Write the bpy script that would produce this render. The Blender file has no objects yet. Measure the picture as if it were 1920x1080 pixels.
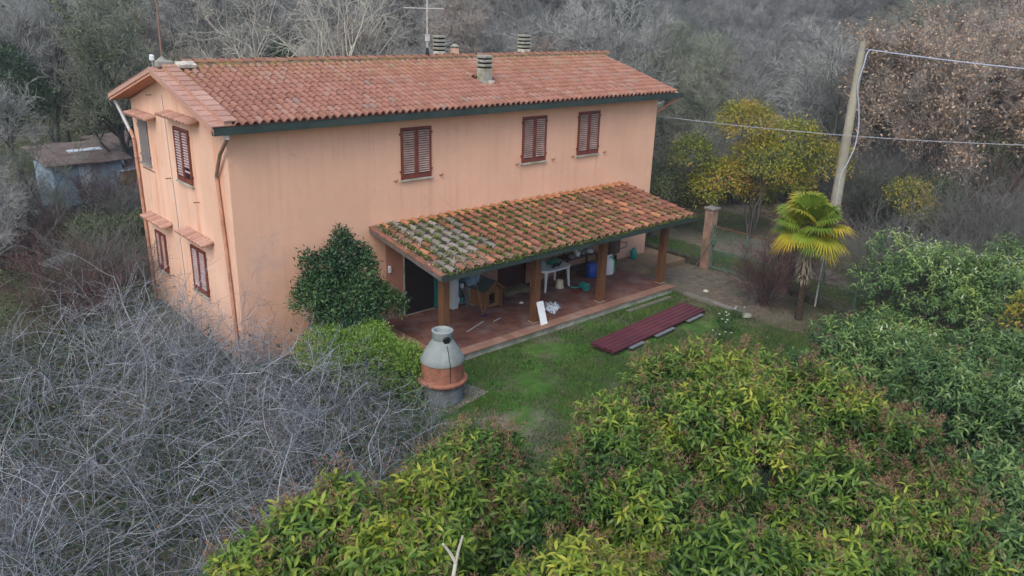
import bpy, math, random
import numpy as np
from mathutils import Matrix, Vector

R = math.radians
sc = bpy.context.scene
COL = sc.collection

# ------------------------------------------------------------------ camera
CAM = np.array([-7.7332, -18.8704, 9.0263])
yaw, pitch, roll = 0.7362, -0.3424, 0.0328
cyw, syw, cp, sp = math.cos(yaw), math.sin(yaw), math.cos(pitch), math.sin(pitch)
Fv = Vector((syw * cp, cyw * cp, sp)); r0 = Vector((cyw, -syw, 0)); u0 = r0.cross(Fv)
Rv = math.cos(roll) * r0 + math.sin(roll) * u0
Uv = -math.sin(roll) * r0 + math.cos(roll) * u0
cam_d = bpy.data.cameras.new("camera"); cam = bpy.data.objects.new("camera", cam_d); COL.objects.link(cam)
m = Matrix((Rv, Uv, -Fv)).transposed().to_4x4(); m.translation = Vector(CAM); cam.matrix_world = m
cam_d.sensor_width = 36; cam_d.lens = 1506.8 / 1920 * 36; cam_d.clip_start = 0.1; cam_d.clip_end = 2500
sc.camera = cam

# ------------------------------------------------------------------ light
SUN_EL, SUN_AZ = 48.0, -120.0      # degrees; azimuth from +Y towards +X
world = bpy.data.worlds.new("World"); sc.world = world; world.use_nodes = True
wn = world.node_tree.nodes; wl = world.node_tree.links
sky = wn.new("ShaderNodeTexSky"); sky.sky_type = 'NISHITA'; sky.sun_disc = False
sky.sun_elevation = R(SUN_EL); sky.sun_rotation = R(SUN_AZ)
sky.air_density = 1.0; sky.dust_density = 3.5; sky.ozone_density = 1.0
wn["Background"].inputs[1].default_value = 0.15
wl.new(sky.outputs[0], wn["Background"].inputs[0])
sd = bpy.data.lights.new("sun", 'SUN'); sd.energy = 0.5; sd.angle = R(45); sd.color = (1.0, 0.99, 0.97)
sun = bpy.data.objects.new("sun", sd); COL.objects.link(sun)
sdir = Vector((math.sin(R(SUN_AZ)) * math.cos(R(SUN_EL)), math.cos(R(SUN_AZ)) * math.cos(R(SUN_EL)), math.sin(R(SUN_EL))))
sun.rotation_euler = sdir.to_track_quat('Z', 'Y').to_euler()
vs = sc.view_settings; sc.display_settings.display_device = 'sRGB'
vs.view_transform = 'Standard'; vs.look = 'None'; vs.gamma = 1; vs.use_curve_mapping = False
vs.exposure = 0.92
sc.cycles.max_bounces = 6; sc.cycles.transparent_max_bounces = 4; sc.cycles.diffuse_bounces = 3
sc.cycles.glossy_bounces = 2; sc.cycles.transmission_bounces = 2
sc.cycles.use_denoising = True
sc.cycles.caustics_reflective = False; sc.cycles.caustics_refractive = False

# ------------------------------------------------------------------ node helpers
class NT:
    def __init__(s, name):
        s.m = bpy.data.materials.new(name); s.m.use_nodes = True
        s.t = s.m.node_tree; s.b = s.t.nodes["Principled BSDF"]; s.out = s.t.nodes["Material Output"]
        s.geo = None
    def n(s, typ, **kw):
        x = s.t.nodes.new(typ)
        for k, v in kw.items(): setattr(x, k, v)
        return x
    def put(s, sock, v):
        if isinstance(v, bpy.types.NodeSocket): s.t.links.new(v, sock)
        elif isinstance(v, (tuple, list)) and len(v) == 3 and sock.type == 'RGBA': sock.default_value = (*v, 1)
        else: sock.default_value = v
    def pos(s):
        if not s.geo: s.geo = s.n("ShaderNodeNewGeometry")
        return s.geo.outputs["Position"]
    def mapv(s, vec, scale):
        x = s.n("ShaderNodeMapping"); s.put(x.inputs["Vector"], vec); x.inputs["Scale"].default_value = scale; return x.outputs[0]
    def noise(s, scale=5, detail=5, vec=None, rough=.55, stretch=None, dist=0):
        x = s.n("ShaderNodeTexNoise"); v = vec if vec is not None else s.pos()
        if stretch: v = s.mapv(v, stretch)
        s.put(x.inputs["Vector"], v); x.inputs["Scale"].default_value = scale; x.inputs["Detail"].default_value = detail
        x.inputs["Roughness"].default_value = rough; x.inputs["Distortion"].default_value = dist
        return x.outputs["Fac"]
    def ramp(s, fac, stops, interp='LINEAR'):
        x = s.n("ShaderNodeValToRGB"); x.color_ramp.interpolation = interp; e = x.color_ramp.elements
        while len(e) < len(stops): e.new(0.5)
        for i, (p, c) in enumerate(stops):
            e[i].position = p; e[i].color = (*c, 1) if len(c) == 3 else c
        s.put(x.inputs[0], fac); return x.outputs[0]
    def step(s, fac, a, b):
        x = s.n("ShaderNodeMapRange"); s.put(x.inputs[0], fac); x.inputs[1].default_value = a; x.inputs[2].default_value = b; return x.outputs[0]
    def mix(s, fac, a, b, blend='MIX'):
        x = s.n("ShaderNodeMix", data_type='RGBA', blend_type=blend)
        s.put(x.inputs[0], fac); s.put(x.inputs[6], a); s.put(x.inputs[7], b); return x.outputs[2]
    def math(s, op, a, b=0.0):
        x = s.n("ShaderNodeMath", operation=op, use_clamp=False); s.put(x.inputs[0], a); s.put(x.inputs[1], b); return x.outputs[0]
    def sep(s, v):
        x = s.n("ShaderNodeSeparateXYZ"); s.put(x.inputs[0], v); return x.outputs
    def attr(s, name):
        x = s.n("ShaderNodeAttribute", attribute_name=name); return x.outputs["Fac"]
    def orand(s): return s.n("ShaderNodeObjectInfo").outputs["Random"]
    def bump(s, h, strength=.3, dist=.02):
        x = s.n("ShaderNodeBump"); x.inputs["Strength"].default_value = strength; x.inputs["Distance"].default_value = dist
        s.put(x.inputs["Height"], h); s.put(s.b.inputs["Normal"], x.outputs[0])
    def done(s, col, rough=.85, metal=0, spec=.3):
        s.put(s.b.inputs["Base Color"], col); s.put(s.b.inputs["Roughness"], rough); s.b.inputs["Metallic"].default_value = metal
        s.b.inputs["Specular IOR Level"].default_value = spec; return s.m

def simple(name, col, rough=.7, var=.25, scale=6, metal=0, bump=0, spec=.3, dirt=None):
    t = NT(name); f = t.noise(scale, 6)
    a = tuple(c * (1 - var) for c in col); b = tuple(min(1, c * (1 + var)) for c in col)
    c = t.ramp(f, [(.3, a), (.7, b)])
    if dirt: c = t.mix(t.step(t.noise(scale * .4, 8, rough=.7), .5, .72), c, dirt)
    if bump: t.bump(t.noise(scale * 8, 4), bump, .01)
    return t.done(c, rough, metal, spec)

def foliage(name, stops, rough=.5, trans=.25, spec=.35, vary=.3):
    t = NT(name); f = t.attr("tint"); c = t.ramp(f, stops)
    c = t.mix(t.step(t.noise(.9, 3), .35, .7), c, t.mix(1.0, c, (1 - vary, 1 - vary * .8, 1 - vary * .7), 'MULTIPLY'))
    t.done(c, rough, 0, spec)
    if trans:
        tr = t.n("ShaderNodeBsdfTranslucent"); t.put(tr.inputs[0], c)
        mx = t.n("ShaderNodeMixShader"); mx.inputs[0].default_value = trans
        t.t.links.new(t.b.outputs[0], mx.inputs[1]); t.t.links.new(tr.outputs[0], mx.inputs[2]); t.t.links.new(mx.outputs[0], t.out.inputs[0])
    return t.m

# ------------------------------------------------------------------ materials
def stucco(name, base, dark, stains=0.0, vertical=1.0):
    t = NT(name)
    c = t.ramp(t.noise(.45, 5, rough=.6), [(.3, tuple(b * .9 for b in base)), (.7, tuple(min(1, b * 1.07) for b in base))])
    c = t.mix(t.math('MULTIPLY', t.step(t.noise(5, 8, rough=.7), .45, .8), .25), c, tuple(b * .78 for b in base))
    streak = t.noise(1.0, 6, stretch=(2.2, 2.2, .16), rough=.6, dist=.4)
    c = t.mix(t.math('MULTIPLY', t.step(streak, .56, .66), stains), c, dark)
    streak2 = t.noise(1.6, 6, stretch=(3, 3, .12), rough=.55)
    c = t.mix(t.math('MULTIPLY', t.step(streak2, .58, .75), vertical * .35), c, tuple(b * .8 for b in base))
    px_ = t.sep(t.pos())
    sill = t.math('MULTIPLY', t.step(t.noise(2.6, 5, stretch=(2.5, 2.5, .10), rough=.6), .5, .68), t.step(t.noise(.5, 3), .4, .6))
    c = t.mix(t.math('MULTIPLY', sill, .22 + stains * .3), c, tuple(b * .62 for b in base))
    gp = t.math('MULTIPLY', t.step(t.math('ABSOLUTE', t.math('SUBTRACT', px_[0], .75)), .75, .15), t.step(t.math('ABSOLUTE', t.math('SUBTRACT', px_[2], 2.4)), 1.3, .3))
    c = t.mix(t.math('MULTIPLY', t.math('MULTIPLY', gp, t.step(t.noise(2.2, 7, rough=.7), .42, .62)), .5), c, (.36, .30, .27))
    fade = t.math('MULTIPLY', t.step(t.noise(.8, 4, stretch=(1, 1, .45)), .5, .62), stains * .55)
    c = t.mix(fade, c, tuple(min(1, b * 1.12 + .05) for b in base))
    vo = t.n("ShaderNodeTexVoronoi", feature='DISTANCE_TO_EDGE'); t.put(vo.inputs["Vector"], t.pos()); vo.inputs["Scale"].default_value = .55
    vd = t.math('ADD', vo.outputs[0], t.math('MULTIPLY', t.math('SUBTRACT', t.noise(3, 5), .5), .10))
    crack = t.math('MULTIPLY', t.step(t.math('ABSOLUTE', vd), .007, .001), t.step(t.noise(.7, 2), .5, .6))
    c = t.mix(t.math('MULTIPLY', crack, .2), c, tuple(b * .45 for b in base))
    dr_ = None
    for wx_ in ((4.97, 9.58, 12.11) if 'front' in name else ()):
        for ex in (0.02, 1.02):
            q_ = t.step(t.math('ABSOLUTE', t.math('SUBTRACT', t.math('ADD', px_[0], t.math('MULTIPLY', t.noise(1.5, 3), .12)), wx_ + ex + .06)), .09, .0)
            dr_ = q_ if dr_ is None else t.math('MAXIMUM', dr_, q_)
    if dr_ is not None:
        hgt_ = t.math('MULTIPLY', t.step(px_[2], 4.16, 4.10), t.step(t.math('ADD', px_[2], t.math('MULTIPLY', t.noise(2, 3), .8)), 3.2, 4.5))
        c = t.mix(t.math('MULTIPLY', t.math('MULTIPLY', dr_, hgt_), .35), c, tuple(b * .6 for b in base))
    # rising damp and splash dirt near the ground
    z = t.sep(t.pos())[2]
    damp = t.math('MULTIPLY', t.step(t.math('ADD', z, t.math('MULTIPLY', t.noise(1.3, 5), 1.6)), 1.7, .7), .5)
    c = t.mix(damp, c, (.33, .24, .20))
    t.bump(t.math('ADD', t.noise(45, 4), t.math('MULTIPLY', t.noise(3.5, 4), 2.0)), .22, .012)
    return t.done(c, .92, 0, .15)
M = {}
M['wall'] = stucco('stucco_front', (.68, .41, .285), (.55, .30, .20), .18, .25)
M['wall_gable'] = stucco('stucco_gable', (.68, .44, .32), (.62, .30, .17), .75, .9)
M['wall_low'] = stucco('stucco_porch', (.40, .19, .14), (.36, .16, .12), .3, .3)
M['soffit'] = simple('soffit', (.55, .27, .17), .9, .12, 2)

def tile_mat(name, stops, per='obj', lichen=.35, moss=0.0, dark=.5):
    t = NT(name)
    f = t.orand() if per == 'obj' else t.attr('tint')
    c = t.ramp(f, stops)
    c = t.mix(t.math('MULTIPLY', t.step(t.noise(9, 6, rough=.7), .42, .75), dark), c, t.mix(1.0, c, (.5, .52, .55), 'MULTIPLY'))
    li = t.step(t.noise(2.2, 8, rough=.75), .62, .70)
    c = t.mix(t.math('MULTIPLY', li, lichen), c, (.34, .25, .08))
    z_ = t.sep(t.pos())[2]
    nr = t.math('MULTIPLY', t.step(z_, 6.75, 7.15), t.step(t.noise(4.5, 8, rough=.75), .50, .60)); c = t.mix(t.math('MULTIPLY', nr, .5), c, (.30, .23, .07))
    if moss:
        mo = t.step(t.noise(1.4, 7, rough=.7), .48, .66)
        c = t.mix(t.math('MULTIPLY', mo, moss), c, (.06, .085, .02))
    t.bump(t.noise(60, 3), .15, .01)
    return t.done(c, .85, 0, .2)
ROOF = [(0, (.24, .118, .085)), (.35, (.275, .135, .098)), (.8, (.31, .158, .118)), (.94, (.30, .185, .145)), (1, (.23, .165, .135))]
M['tile'] = tile_mat('roof_terracotta', ROOF, dark=.35); M['tile_v'] = tile_mat('roof_terracotta_joined', ROOF, 'attr', dark=.35)
M['verge'] = tile_mat('verge_terracotta', [(0, (.36, .20, .15)), (1, (.48, .30, .24))], lichen=.3)
PR = [(0, (.18, .08, .054)), (.4, (.245, .105, .07)), (.8, (.29, .13, .088)), (1, (.22, .135, .105))]
M['ptile'] = tile_mat('porch_cover_terracotta', PR, lichen=.3, moss=.5, dark=.6)
M['ptile_orange'] = tile_mat('porch_cover_orange', [(0, (.34, .15, .075)), (1, (.40, .19, .10))], lichen=.2, dark=.3)
M['pgrey'] = tile_mat('porch_cover_grey', [(0, (.15, .14, .125)), (1, (.27, .25, .225))], lichen=.4, moss=.4, dark=.7)
M['ppan'] = tile_mat('porch_pan', [(0, (.07, .045, .028)), (1, (.15, .085, .055))], lichen=.3, moss=.8, dark=.7)
M['ppangrey'] = tile_mat('porch_pan_grey', [(0, (.10, .085, .065)), (1, (.20, .17, .14))], lichen=.4, moss=.5)
M['gutter'] = simple('gutter_paint', (.026, .042, .038), .45, .25, 3, .0, spec=.5, dirt=(.05, .06, .05))
M['pipe_pink'] = simple('pipe_pink', (.42, .22, .15), .6, .2, 4, dirt=(.2, .1, .07))
M['pipe_white'] = simple('pipe_white', (.5, .5, .52), .5, .1, 4)
M['shutter'] = simple('shutter_paint', (.155, .040, .028), .5, .25, 5, spec=.4)
M['shutter_grey'] = simple('shutter_weathered', (.17, .15, .15), .85, .3, 20)
M['slat'] = simple('slat_faded', (.31, .215, .18), .65, .3, 3)
M['slat_white'] = simple('slat_light', (.33, .255, .25), .7, .25, 5)
M['dark'] = simple('dark_interior', (.012, .012, .013), .9, .1)
M['concrete'] = simple('old_concrete', (.25, .245, .22), .9, .3, 5, bump=.4, dirt=(.12, .13, .08))
M['chimney'] = simple('chimney_concrete', (.26, .27, .23), .9, .3, 7, bump=.3, dirt=(.22, .19, .06))
M['chimney_white'] = simple('chimney_flaking', (.50, .47, .40), .9, .25, 9, bump=.3, dirt=(.10, .10, .08))
M['metal'] = simple('grey_metal', (.30, .31, .32), .5, .2, 8, .6)
M['rust'] = simple('rusty_pole', (.21, .135, .10), .8, .3, 8)
M['antenna'] = simple('antenna_white', (.5, .5, .47), .5, .15, 8, .2)
M['black'] = simple('black_plastic', (.012, .012, .013), .55, .2)
M['white'] = simple('white_plastic', (.68, .72, .74), .5, .06, 4, dirt=(.5, .52, .5))
M['cream'] = simple('cream_plastic', (.55, .52, .36), .5, .1)
M['teal'] = simple('teal_plastic', (.02, .26, .22), .4, .2, 3, spec=.5)
M['greenp'] = simple('green_plastic', (.02, .17, .085), .45, .2, 3, spec=.5)
M['blue'] = simple('blue_plastic', (.012, .06, .33), .45, .15, 3, spec=.5)
M['redp'] = simple('red_plastic', (.22, .02, .03), .5, .2)
M['post'] = None
def wood(name, a, b, scale=3.0, stretch=(8, 8, .7), rough=.6, per=False):
    t = NT(name); f = t.noise(scale, 6, stretch=stretch, rough=.65, dist=.6)
    c = t.ramp(f, [(.3, a), (.62, b), (.75, tuple(x * .7 for x in a))])
    if per: c = t.mix(t.math('MULTIPLY', t.orand(), .45), c, tuple(x * .5 for x in a))
    t.bump(f, .15, .01)
    return t.done(c, rough, 0, .35)
M['post'] = wood('oiled_post', (.075, .036, .018), (.155, .072, .032))
M['beam'] = wood('dark_beam', (.05, .03, .018), (.10, .06, .03), stretch=(.7, 8, 8))
M['kennel'] = wood('kennel_pine', (.15, .072, .028), (.25, .125, .05), per=True)
M['greywood'] = wood('grey_board', (.06, .055, .052), (.14, .13, .12), stretch=(2, 2, 2))
M['felt'] = simple('roofing_felt', (.055, .068, .062), .95, .25, 30, bump=.4)
M['cloth_blue'] = simple('blue_rag', (.16, .27, .40), .9, .35, 14)
M['cabinet'] = simple('cabinet_grey', (.17, .24, .28), .55, .15, 3)
M['cabinet_white'] = simple('cabinet_white', (.42, .47, .50), .5, .1, 3)
M['tealstrip'] = simple('teal_strip', (.015, .14, .12), .5, .2)
M['roller'] = simple('roller_door_brown', (.016, .010, .010), .5, .2, 3, spec=.4)
M['door'] = wood('brown_door', (.035, .010, .008), (.055, .017, .012))
M['mat'] = simple('olive_mat', (.17, .165, .09), .95, .35, 10, bump=.5)
M['sheet'] = simple('maroon_sheet', (.105, .030, .038), .5, .22, 1.2, .15, spec=.45, dirt=(.16, .05, .055))
M['bbq_c'] = simple('grill_cement', (.22, .255, .25), .9, .18, 3, bump=.3, dirt=(.13, .14, .12))
M['bbq_t'] = simple('grill_terracotta', (.30, .135, .09), .9, .2, 4, bump=.3, dirt=(.16, .05, .03))
M['bbq_base'] = simple('grill_base', (.14, .165, .18), .9, .3, 3, bump=.3, dirt=(.08, .09, .09))
M['pink_pillar'] = simple('pillar_plaster', (.26, .165, .125), .95, .3, 3, bump=.3, dirt=(.10, .09, .07))
M['gate'] = simple('gate_paint', (.07, .15, .11), .6, .3, 5)
M['rustgate'] = simple('gate_rail', (.10, .055, .035), .8, .3, 5)
M['wire'] = simple('cable_pale', (.34, .37, .46), .6, .05)
M['wiredark'] = simple('thin_cable', (.26, .28, .31), .6, .05)
M['polec'] = simple('pole_concrete', (.27, .26, .20), .9, .15, 2.5, bump=.2, dirt=(.19, .19, .15))
M['shed'] = simple('shed_blue_paint', (.19, .27, .34), .85, .25, 2, dirt=(.16, .15, .13))
M['shed_light'] = simple('shed_pale_sheet', (.40, .46, .50), .8, .2, 4)
M['shed_roof'] = simple('shed_fibre_roof', (.12, .095, .085), .95, .35, 2, bump=.3, dirt=(.06, .05, .04))
M['wall_low_c'] = simple('mossy_low_wall', (.055, .06, .04), .95, .5, 4, bump=.5)
M['stone'] = simple('paving_stone', (.105, .095, .075), .95, .35, 3, bump=.4, dirt=(.08, .09, .04))
M['kerb'] = simple('kerb_concrete', (.17, .16, .14), .95, .25, 3, bump=.4, dirt=(.09, .09, .06))
M['slab_edge'] = simple('terrace_edge', (.36, .37, .31), .95, .3, 3, dirt=(.10, .12, .05))
# bark and leaves
def bark(name, a, b, scale=1.5):
    t = NT(name); c = t.ramp(t.noise(scale, 5), [(.3, a), (.7, b)])
    c = t.mix(t.math('MULTIPLY', t.orand(), .65), c, tuple(.5 * (x + y) * .5 for x, y in zip(a, b)))
    return t.done(c, .95, 0, .1)
M['twig_bg'] = bark('wood_twigs', (.235, .25, .235), (.385, .40, .385), .25)
M['twig_bg2'] = bark('wood_twigs_lichen', (.19, .22, .165), (.31, .34, .26), .4)
M['twig_brown'] = bark('wood_twigs_brown', (.26, .235, .205), (.41, .37, .325), .3)
M['limb'] = bark('dark_limbs', (.075, .072, .066), (.15, .145, .135), 1.0)
M['birch'] = bark('pale_limbs', (.42, .41, .35), (.58, .56, .48), 1.0)
M['cane'] = foliage('bramble_canes', [(0, (.09, .094, .104)), (.45, (.25, .262, .285)), (.8, (.46, .485, .525)), (1, (.68, .70, .74))], .95, 0, .1, .35)
M['cane_d'] = foliage('bramble_stems', [(0, (.11, .113, .12)), (.5, (.22, .23, .245)), (1, (.36, .375, .40))], .95, 0, .1, .35)
M['panicle'] = foliage('dry_panicle', [(0, (.19, .11, .07)), (1, (.33, .20, .125))], .9, .1, .1)
M['privet'] = foliage('privet_leaf', [(0, (.025, .06, .016)), (.32, (.055, .12, .022)), (.55, (.11, .20, .028)), (.78, (.25, .335, .04)), (1, (.44, .43, .055))], .40, .3)
M['privet_grey'] = foliage('privet_leaf_grey', [(0, (.03, .07, .025)), (.5, (.085, .165, .05)), (.8, (.19, .29, .08)), (.97, (.32, .40, .09)), (1, (.5, .56, .40))], .4, .25)
M['laurel'] = foliage('laurel_leaf', [(0, (.018, .05, .022)), (.6, (.045, .11, .04)), (1, (.11, .20, .05))], .35, .15)
M['lime'] = foliage('lime_leaf', [(0, (.08, .16, .03)), (.6, (.20, .34, .05)), (1, (.36, .48, .09))], .5, .3)
M['gold'] = foliage('gold_leaf', [(0, (.08, .12, .025)), (.35, (.22, .25, .035)), (.6, (.40, .36, .04)), (.8, (.42, .22, .05)), (1, (.36, .17, .07))], .55, .25)
M['oakleaf'] = foliage('dry_oak_leaf', [(0, (.30, .19, .12)), (.5, (.50, .35, .24)), (1, (.66, .52, .39))], .8, .25)
M['ever'] = foliage('evergreen_leaf', [(0, (.02, .042, .022)), (.6, (.045, .085, .038)), (1, (.085, .14, .05))], .6, .1)
M['olive'] = foliage('olive_leaf', [(0, (.055, .075, .035)), (.6, (.10, .13, .055)), (1, (.17, .20, .08))], .7, .15)
M['lichen_green'] = foliage('olive_green_leaf', [(0, (.08, .11, .04)), (.6, (.15, .20, .06)), (1, (.24, .29, .08))], .7, .15)
M['palmleaf'] = foliage('palm_leaf', [(0, (.05, .13, .02)), (.45, (.19, .27, .03)), (.75, (.42, .36, .03)), (1, (.55, .36, .03))], .45, .25)
M['palmtrunk'] = simple('palm_trunk', (.045, .032, .024), .95, .4, 12, bump=.6)
M['palmdead'] = bark('dead_fronds', (.20, .17, .13), (.32, .28, .22), 2)
M['grass'] = foliage('grass_blade', [(0, (.035, .09, .016)), (.6, (.07, .16, .028)), (1, (.18, .22, .07))], .6, .3)
M['moss'] = foliage('moss_tuft', [(0, (.045, .065, .018)), (.6, (.10, .145, .03)), (1, (.24, .28, .055))], .8, .2)
M['litter'] = foliage('leaf_litter', [(0, (.08, .05, .032)), (.6, (.17, .11, .07)), (1, (.26, .20, .13))], .9, .1)
M['petal'] = foliage('petal', [(0, (.6, .62, .5)), (1, (.8, .8, .72))], .6, .2)

# ------------------------------------------------------------------ object helpers
def tag(o, label=None, cat=None, group=None, kind=None):
    if label: o["label"] = label
    if cat: o["category"] = cat
    if group: o["group"] = group
    if kind: o["kind"] = kind
    return o
def thing(name, label, cat, loc=(0, 0, 0), rz=0, group=None):
    o = bpy.data.objects.new(name, None); COL.objects.link(o); o.location = loc; o.rotation_euler = (0, 0, rz)
    o.empty_display_size = .2
    return tag(o, label, cat, group)
def link(name, me, parent=None, loc=None, rot=None, mat=None):
    o = bpy.data.objects.new(name, me); COL.objects.link(o)
    if parent: o.parent = parent
    if loc is not None: o.location = loc
    if rot is not None: o.rotation_euler = rot
    if mat is not None:
        o.material_slots[0].link = 'OBJECT'; o.material_slots[0].material = mat
    return o
class MB:
    def __init__(s): s.v = []; s.f = []; s.mi = []; s.cur = 0
    def add(s, vs, fs):
        b = len(s.v); s.v += [tuple(map(float, x)) for x in vs]
        for f in fs: s.f.append(tuple(b + i for i in f)); s.mi.append(s.cur)
        return s
    def box(s, a, b, rot=None, about=None):
        x0, y0, z0 = a; x1, y1, z1 = b
        vs = [(x0, y0, z0), (x1, y0, z0), (x1, y1, z0), (x0, y1, z0), (x0, y0, z1), (x1, y0, z1), (x1, y1, z1), (x0, y1, z1)]
        if rot is not None:
            c = Vector(about) if about is not None else Vector(((x0 + x1) / 2, (y0 + y1) / 2, (z0 + z1) / 2))
            vs = [tuple(rot @ (Vector(v) - c) + c) for v in vs]
        return s.add(vs, [(3, 2, 1, 0), (4, 5, 6, 7), (0, 1, 5, 4), (1, 2, 6, 5), (2, 3, 7, 6), (3, 0, 4, 7)])
    def cyl(s, p0, p1, ra, rb=None, n=10, caps=True):
        rb = ra if rb is None else rb; p0 = Vector(p0); p1 = Vector(p1); d = (p1 - p0).normalized()
        a = d.orthogonal().normalized(); b = d.cross(a)
        vs = [p0 + ra * (math.cos(2 * math.pi * i / n) * a + math.sin(2 * math.pi * i / n) * b) for i in range(n)]
        vs += [p1 + rb * (math.cos(2 * math.pi * i / n) * a + math.sin(2 * math.pi * i / n) * b) for i in range(n)]
        fs = [(i, (i + 1) % n, n + (i + 1) % n, n + i) for i in range(n)]
        if caps: fs += [tuple(range(n - 1, -1, -1)), tuple(range(n, 2 * n))]
        return s.add(vs, fs)
    def tube(s, pts, r, n=8):
        for i in range(len(pts) - 1):
            s.cyl(pts[i], pts[i + 1], r if not isinstance(r, (list, tuple)) else r[i], r if not isinstance(r, (list, tuple)) else r[i + 1], n)
        return s
    def lathe(s, prof, n=24, c=(0, 0), wob=0.0, seed=0):
        rg = random.Random(seed); vs = []
        for (r, z) in prof:
            for i in range(n):
                a = 2 * math.pi * i / n; k = 1 + wob * (rg.random() - .5)
                vs.append((c[0] + r * k * math.cos(a), c[1] + r * k * math.sin(a), z))
        fs = []
        for j in range(len(prof) - 1):
            for i in range(n):
                i2 = (i + 1) % n; fs.append((j * n + i, j * n + i2, (j + 1) * n + i2, (j + 1) * n + i))
        fs.append(tuple(range(n - 1, -1, -1))); m_ = (len(prof) - 1) * n; fs.append(tuple(m_ + i for i in range(n)))
        return s.add(vs, fs)
    def prism(s, poly, y0, y1, plane='xz'):
        n = len(poly)
        def P(p, d): return (p[0], d, p[1]) if plane == 'xz' else ((d, p[0], p[1]) if plane == 'yz' else (p[0], p[1], d))
        vs = [P(p, y0) for p in poly] + [P(p, y1) for p in poly]
        fs = [tuple(range(n)), tuple(range(2 * n - 1, n - 1, -1))] + [(i, n + i, n + (i + 1) % n, (i + 1) % n) for i in range(n)]
        return s.add(vs, fs)
    def mesh(s, name, mats, smooth=False, bevel=0):
        me = bpy.data.meshes.new(name); me.from_pydata(s.v, [], s.f)
        for m_ in (mats if isinstance(mats, (list, tuple)) else [mats]): me.materials.append(m_)
        me.polygons.foreach_set("material_index", s.mi)
        if smooth: me.polygons.foreach_set("use_smooth", [True] * len(s.f))
        if smooth:
            try: me.set_sharp_from_angle(angle=R(40))
            except Exception: pass
        me.update(); return me
    def build(s, name, mats, parent=None, loc=None, rot=None, smooth=False, bevel=0):
        o = link(name, s.mesh(name, mats, smooth), parent, loc, rot)
        if bevel:
            b = o.modifiers.new("bevel", 'BEVEL'); b.width = bevel; b.segments = 2; b.limit_method = 'ANGLE'
        return o

def np_mesh(name, V, F, mat, tint=None, smooth=False):
    """V (n,3), F (m,k) with k fixed, or a list of such arrays"""
    Fs = F if isinstance(F, list) else [F]
    me = bpy.data.meshes.new(name)
    V = np.asarray(V, dtype=np.float32)
    me.vertices.add(len(V)); me.vertices.foreach_set("co", V.ravel())
    idx = np.concatenate([f.ravel() for f in Fs]).astype(np.int32)
    tot = np.concatenate([np.full(len(f), f.shape[1], dtype=np.int32) for f in Fs])
    start = np.concatenate([[0], np.cumsum(tot)[:-1]]).astype(np.int32)
    me.loops.add(len(idx)); me.loops.foreach_set("vertex_index", idx)
    me.polygons.add(len(tot)); me.polygons.foreach_set("loop_start", start)
    if smooth: me.polygons.foreach_set("use_smooth", np.ones(len(tot), dtype=bool))
    for m_ in (mat if isinstance(mat, (list, tuple)) else [mat]): me.materials.append(m_)
    if tint is not None:
        a = me.attributes.new("tint", 'FLOAT', 'POINT'); a.data.foreach_set("value", np.asarray(tint, dtype=np.float32))
    me.update(calc_edges=True)
    return me
def norm(a): return a / np.maximum(np.linalg.norm(a, axis=-1, keepdims=True), 1e-9)

LEAF5 = (np.array([(0, 0, 0), (-.2, .42, .05), (0, .45, -.02), (.2, .42, .05), (0, 1, -.12)]),
         np.array([(0, 2, 1), (0, 3, 2), (1, 2, 4), (2, 3, 4)]))
LEAF8 = (np.array([(0, 0, 0), (-.135, .3, .045), (0, .3, 0), (.135, .3, .045), (-.125, .66, -.05), (0, .66, -.10), (.125, .66, -.05), (0, 1, -.38)]),
         [np.array([(0, 2, 1), (0, 3, 2), (4, 5, 7), (5, 6, 7)]), np.array([(1, 2, 5, 4), (2, 3, 6, 5)])])
LEAF5D = (np.array([(0, 0, 0), (-.15, .45, .04), (0, .45, -.01), (.15, .45, .04), (0, 1, -.34)]), LEAF5[1])
LEAF2 = (np.array([(0, 0, 0), (-.25, .5, .06), (.25, .5, .06), (0, 1, -.05)]), np.array([(0, 2, 1), (1, 2, 3)]))
def scatter(tpl, pos, fwd, up, size, tint):
    TV, TF = tpl; fwd = norm(fwd); side = norm(np.cross(fwd, up)); up2 = np.cross(side, fwd)
    size = np.broadcast_to(np.asarray(size), (len(pos),))[:, None, None]
    V = pos[:, None, :] + size * (TV[None, :, 0:1] * side[:, None] + TV[None, :, 1:2] * fwd[:, None] + TV[None, :, 2:3] * up2[:, None])
    nv = len(TV); off = (np.arange(len(pos)) * nv)[:, None, None]
    Fs = [(f[None] + off).reshape(-1, f.shape[1]) for f in (TF if isinstance(TF, list) else [TF])]
    return V.reshape(-1, 3), Fs, np.repeat(tint, nv)
def merge(parts):
    Vs, D, T, o = [], {}, [], 0
    for V, Fs, t in parts:
        Vs.append(V); T.append(t)
        for f in Fs: D.setdefault(f.shape[1], []).append(f + o)
        o += len(V)
    return np.concatenate(Vs), [np.concatenate(v) for v in D.values()], np.concatenate(T)

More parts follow.
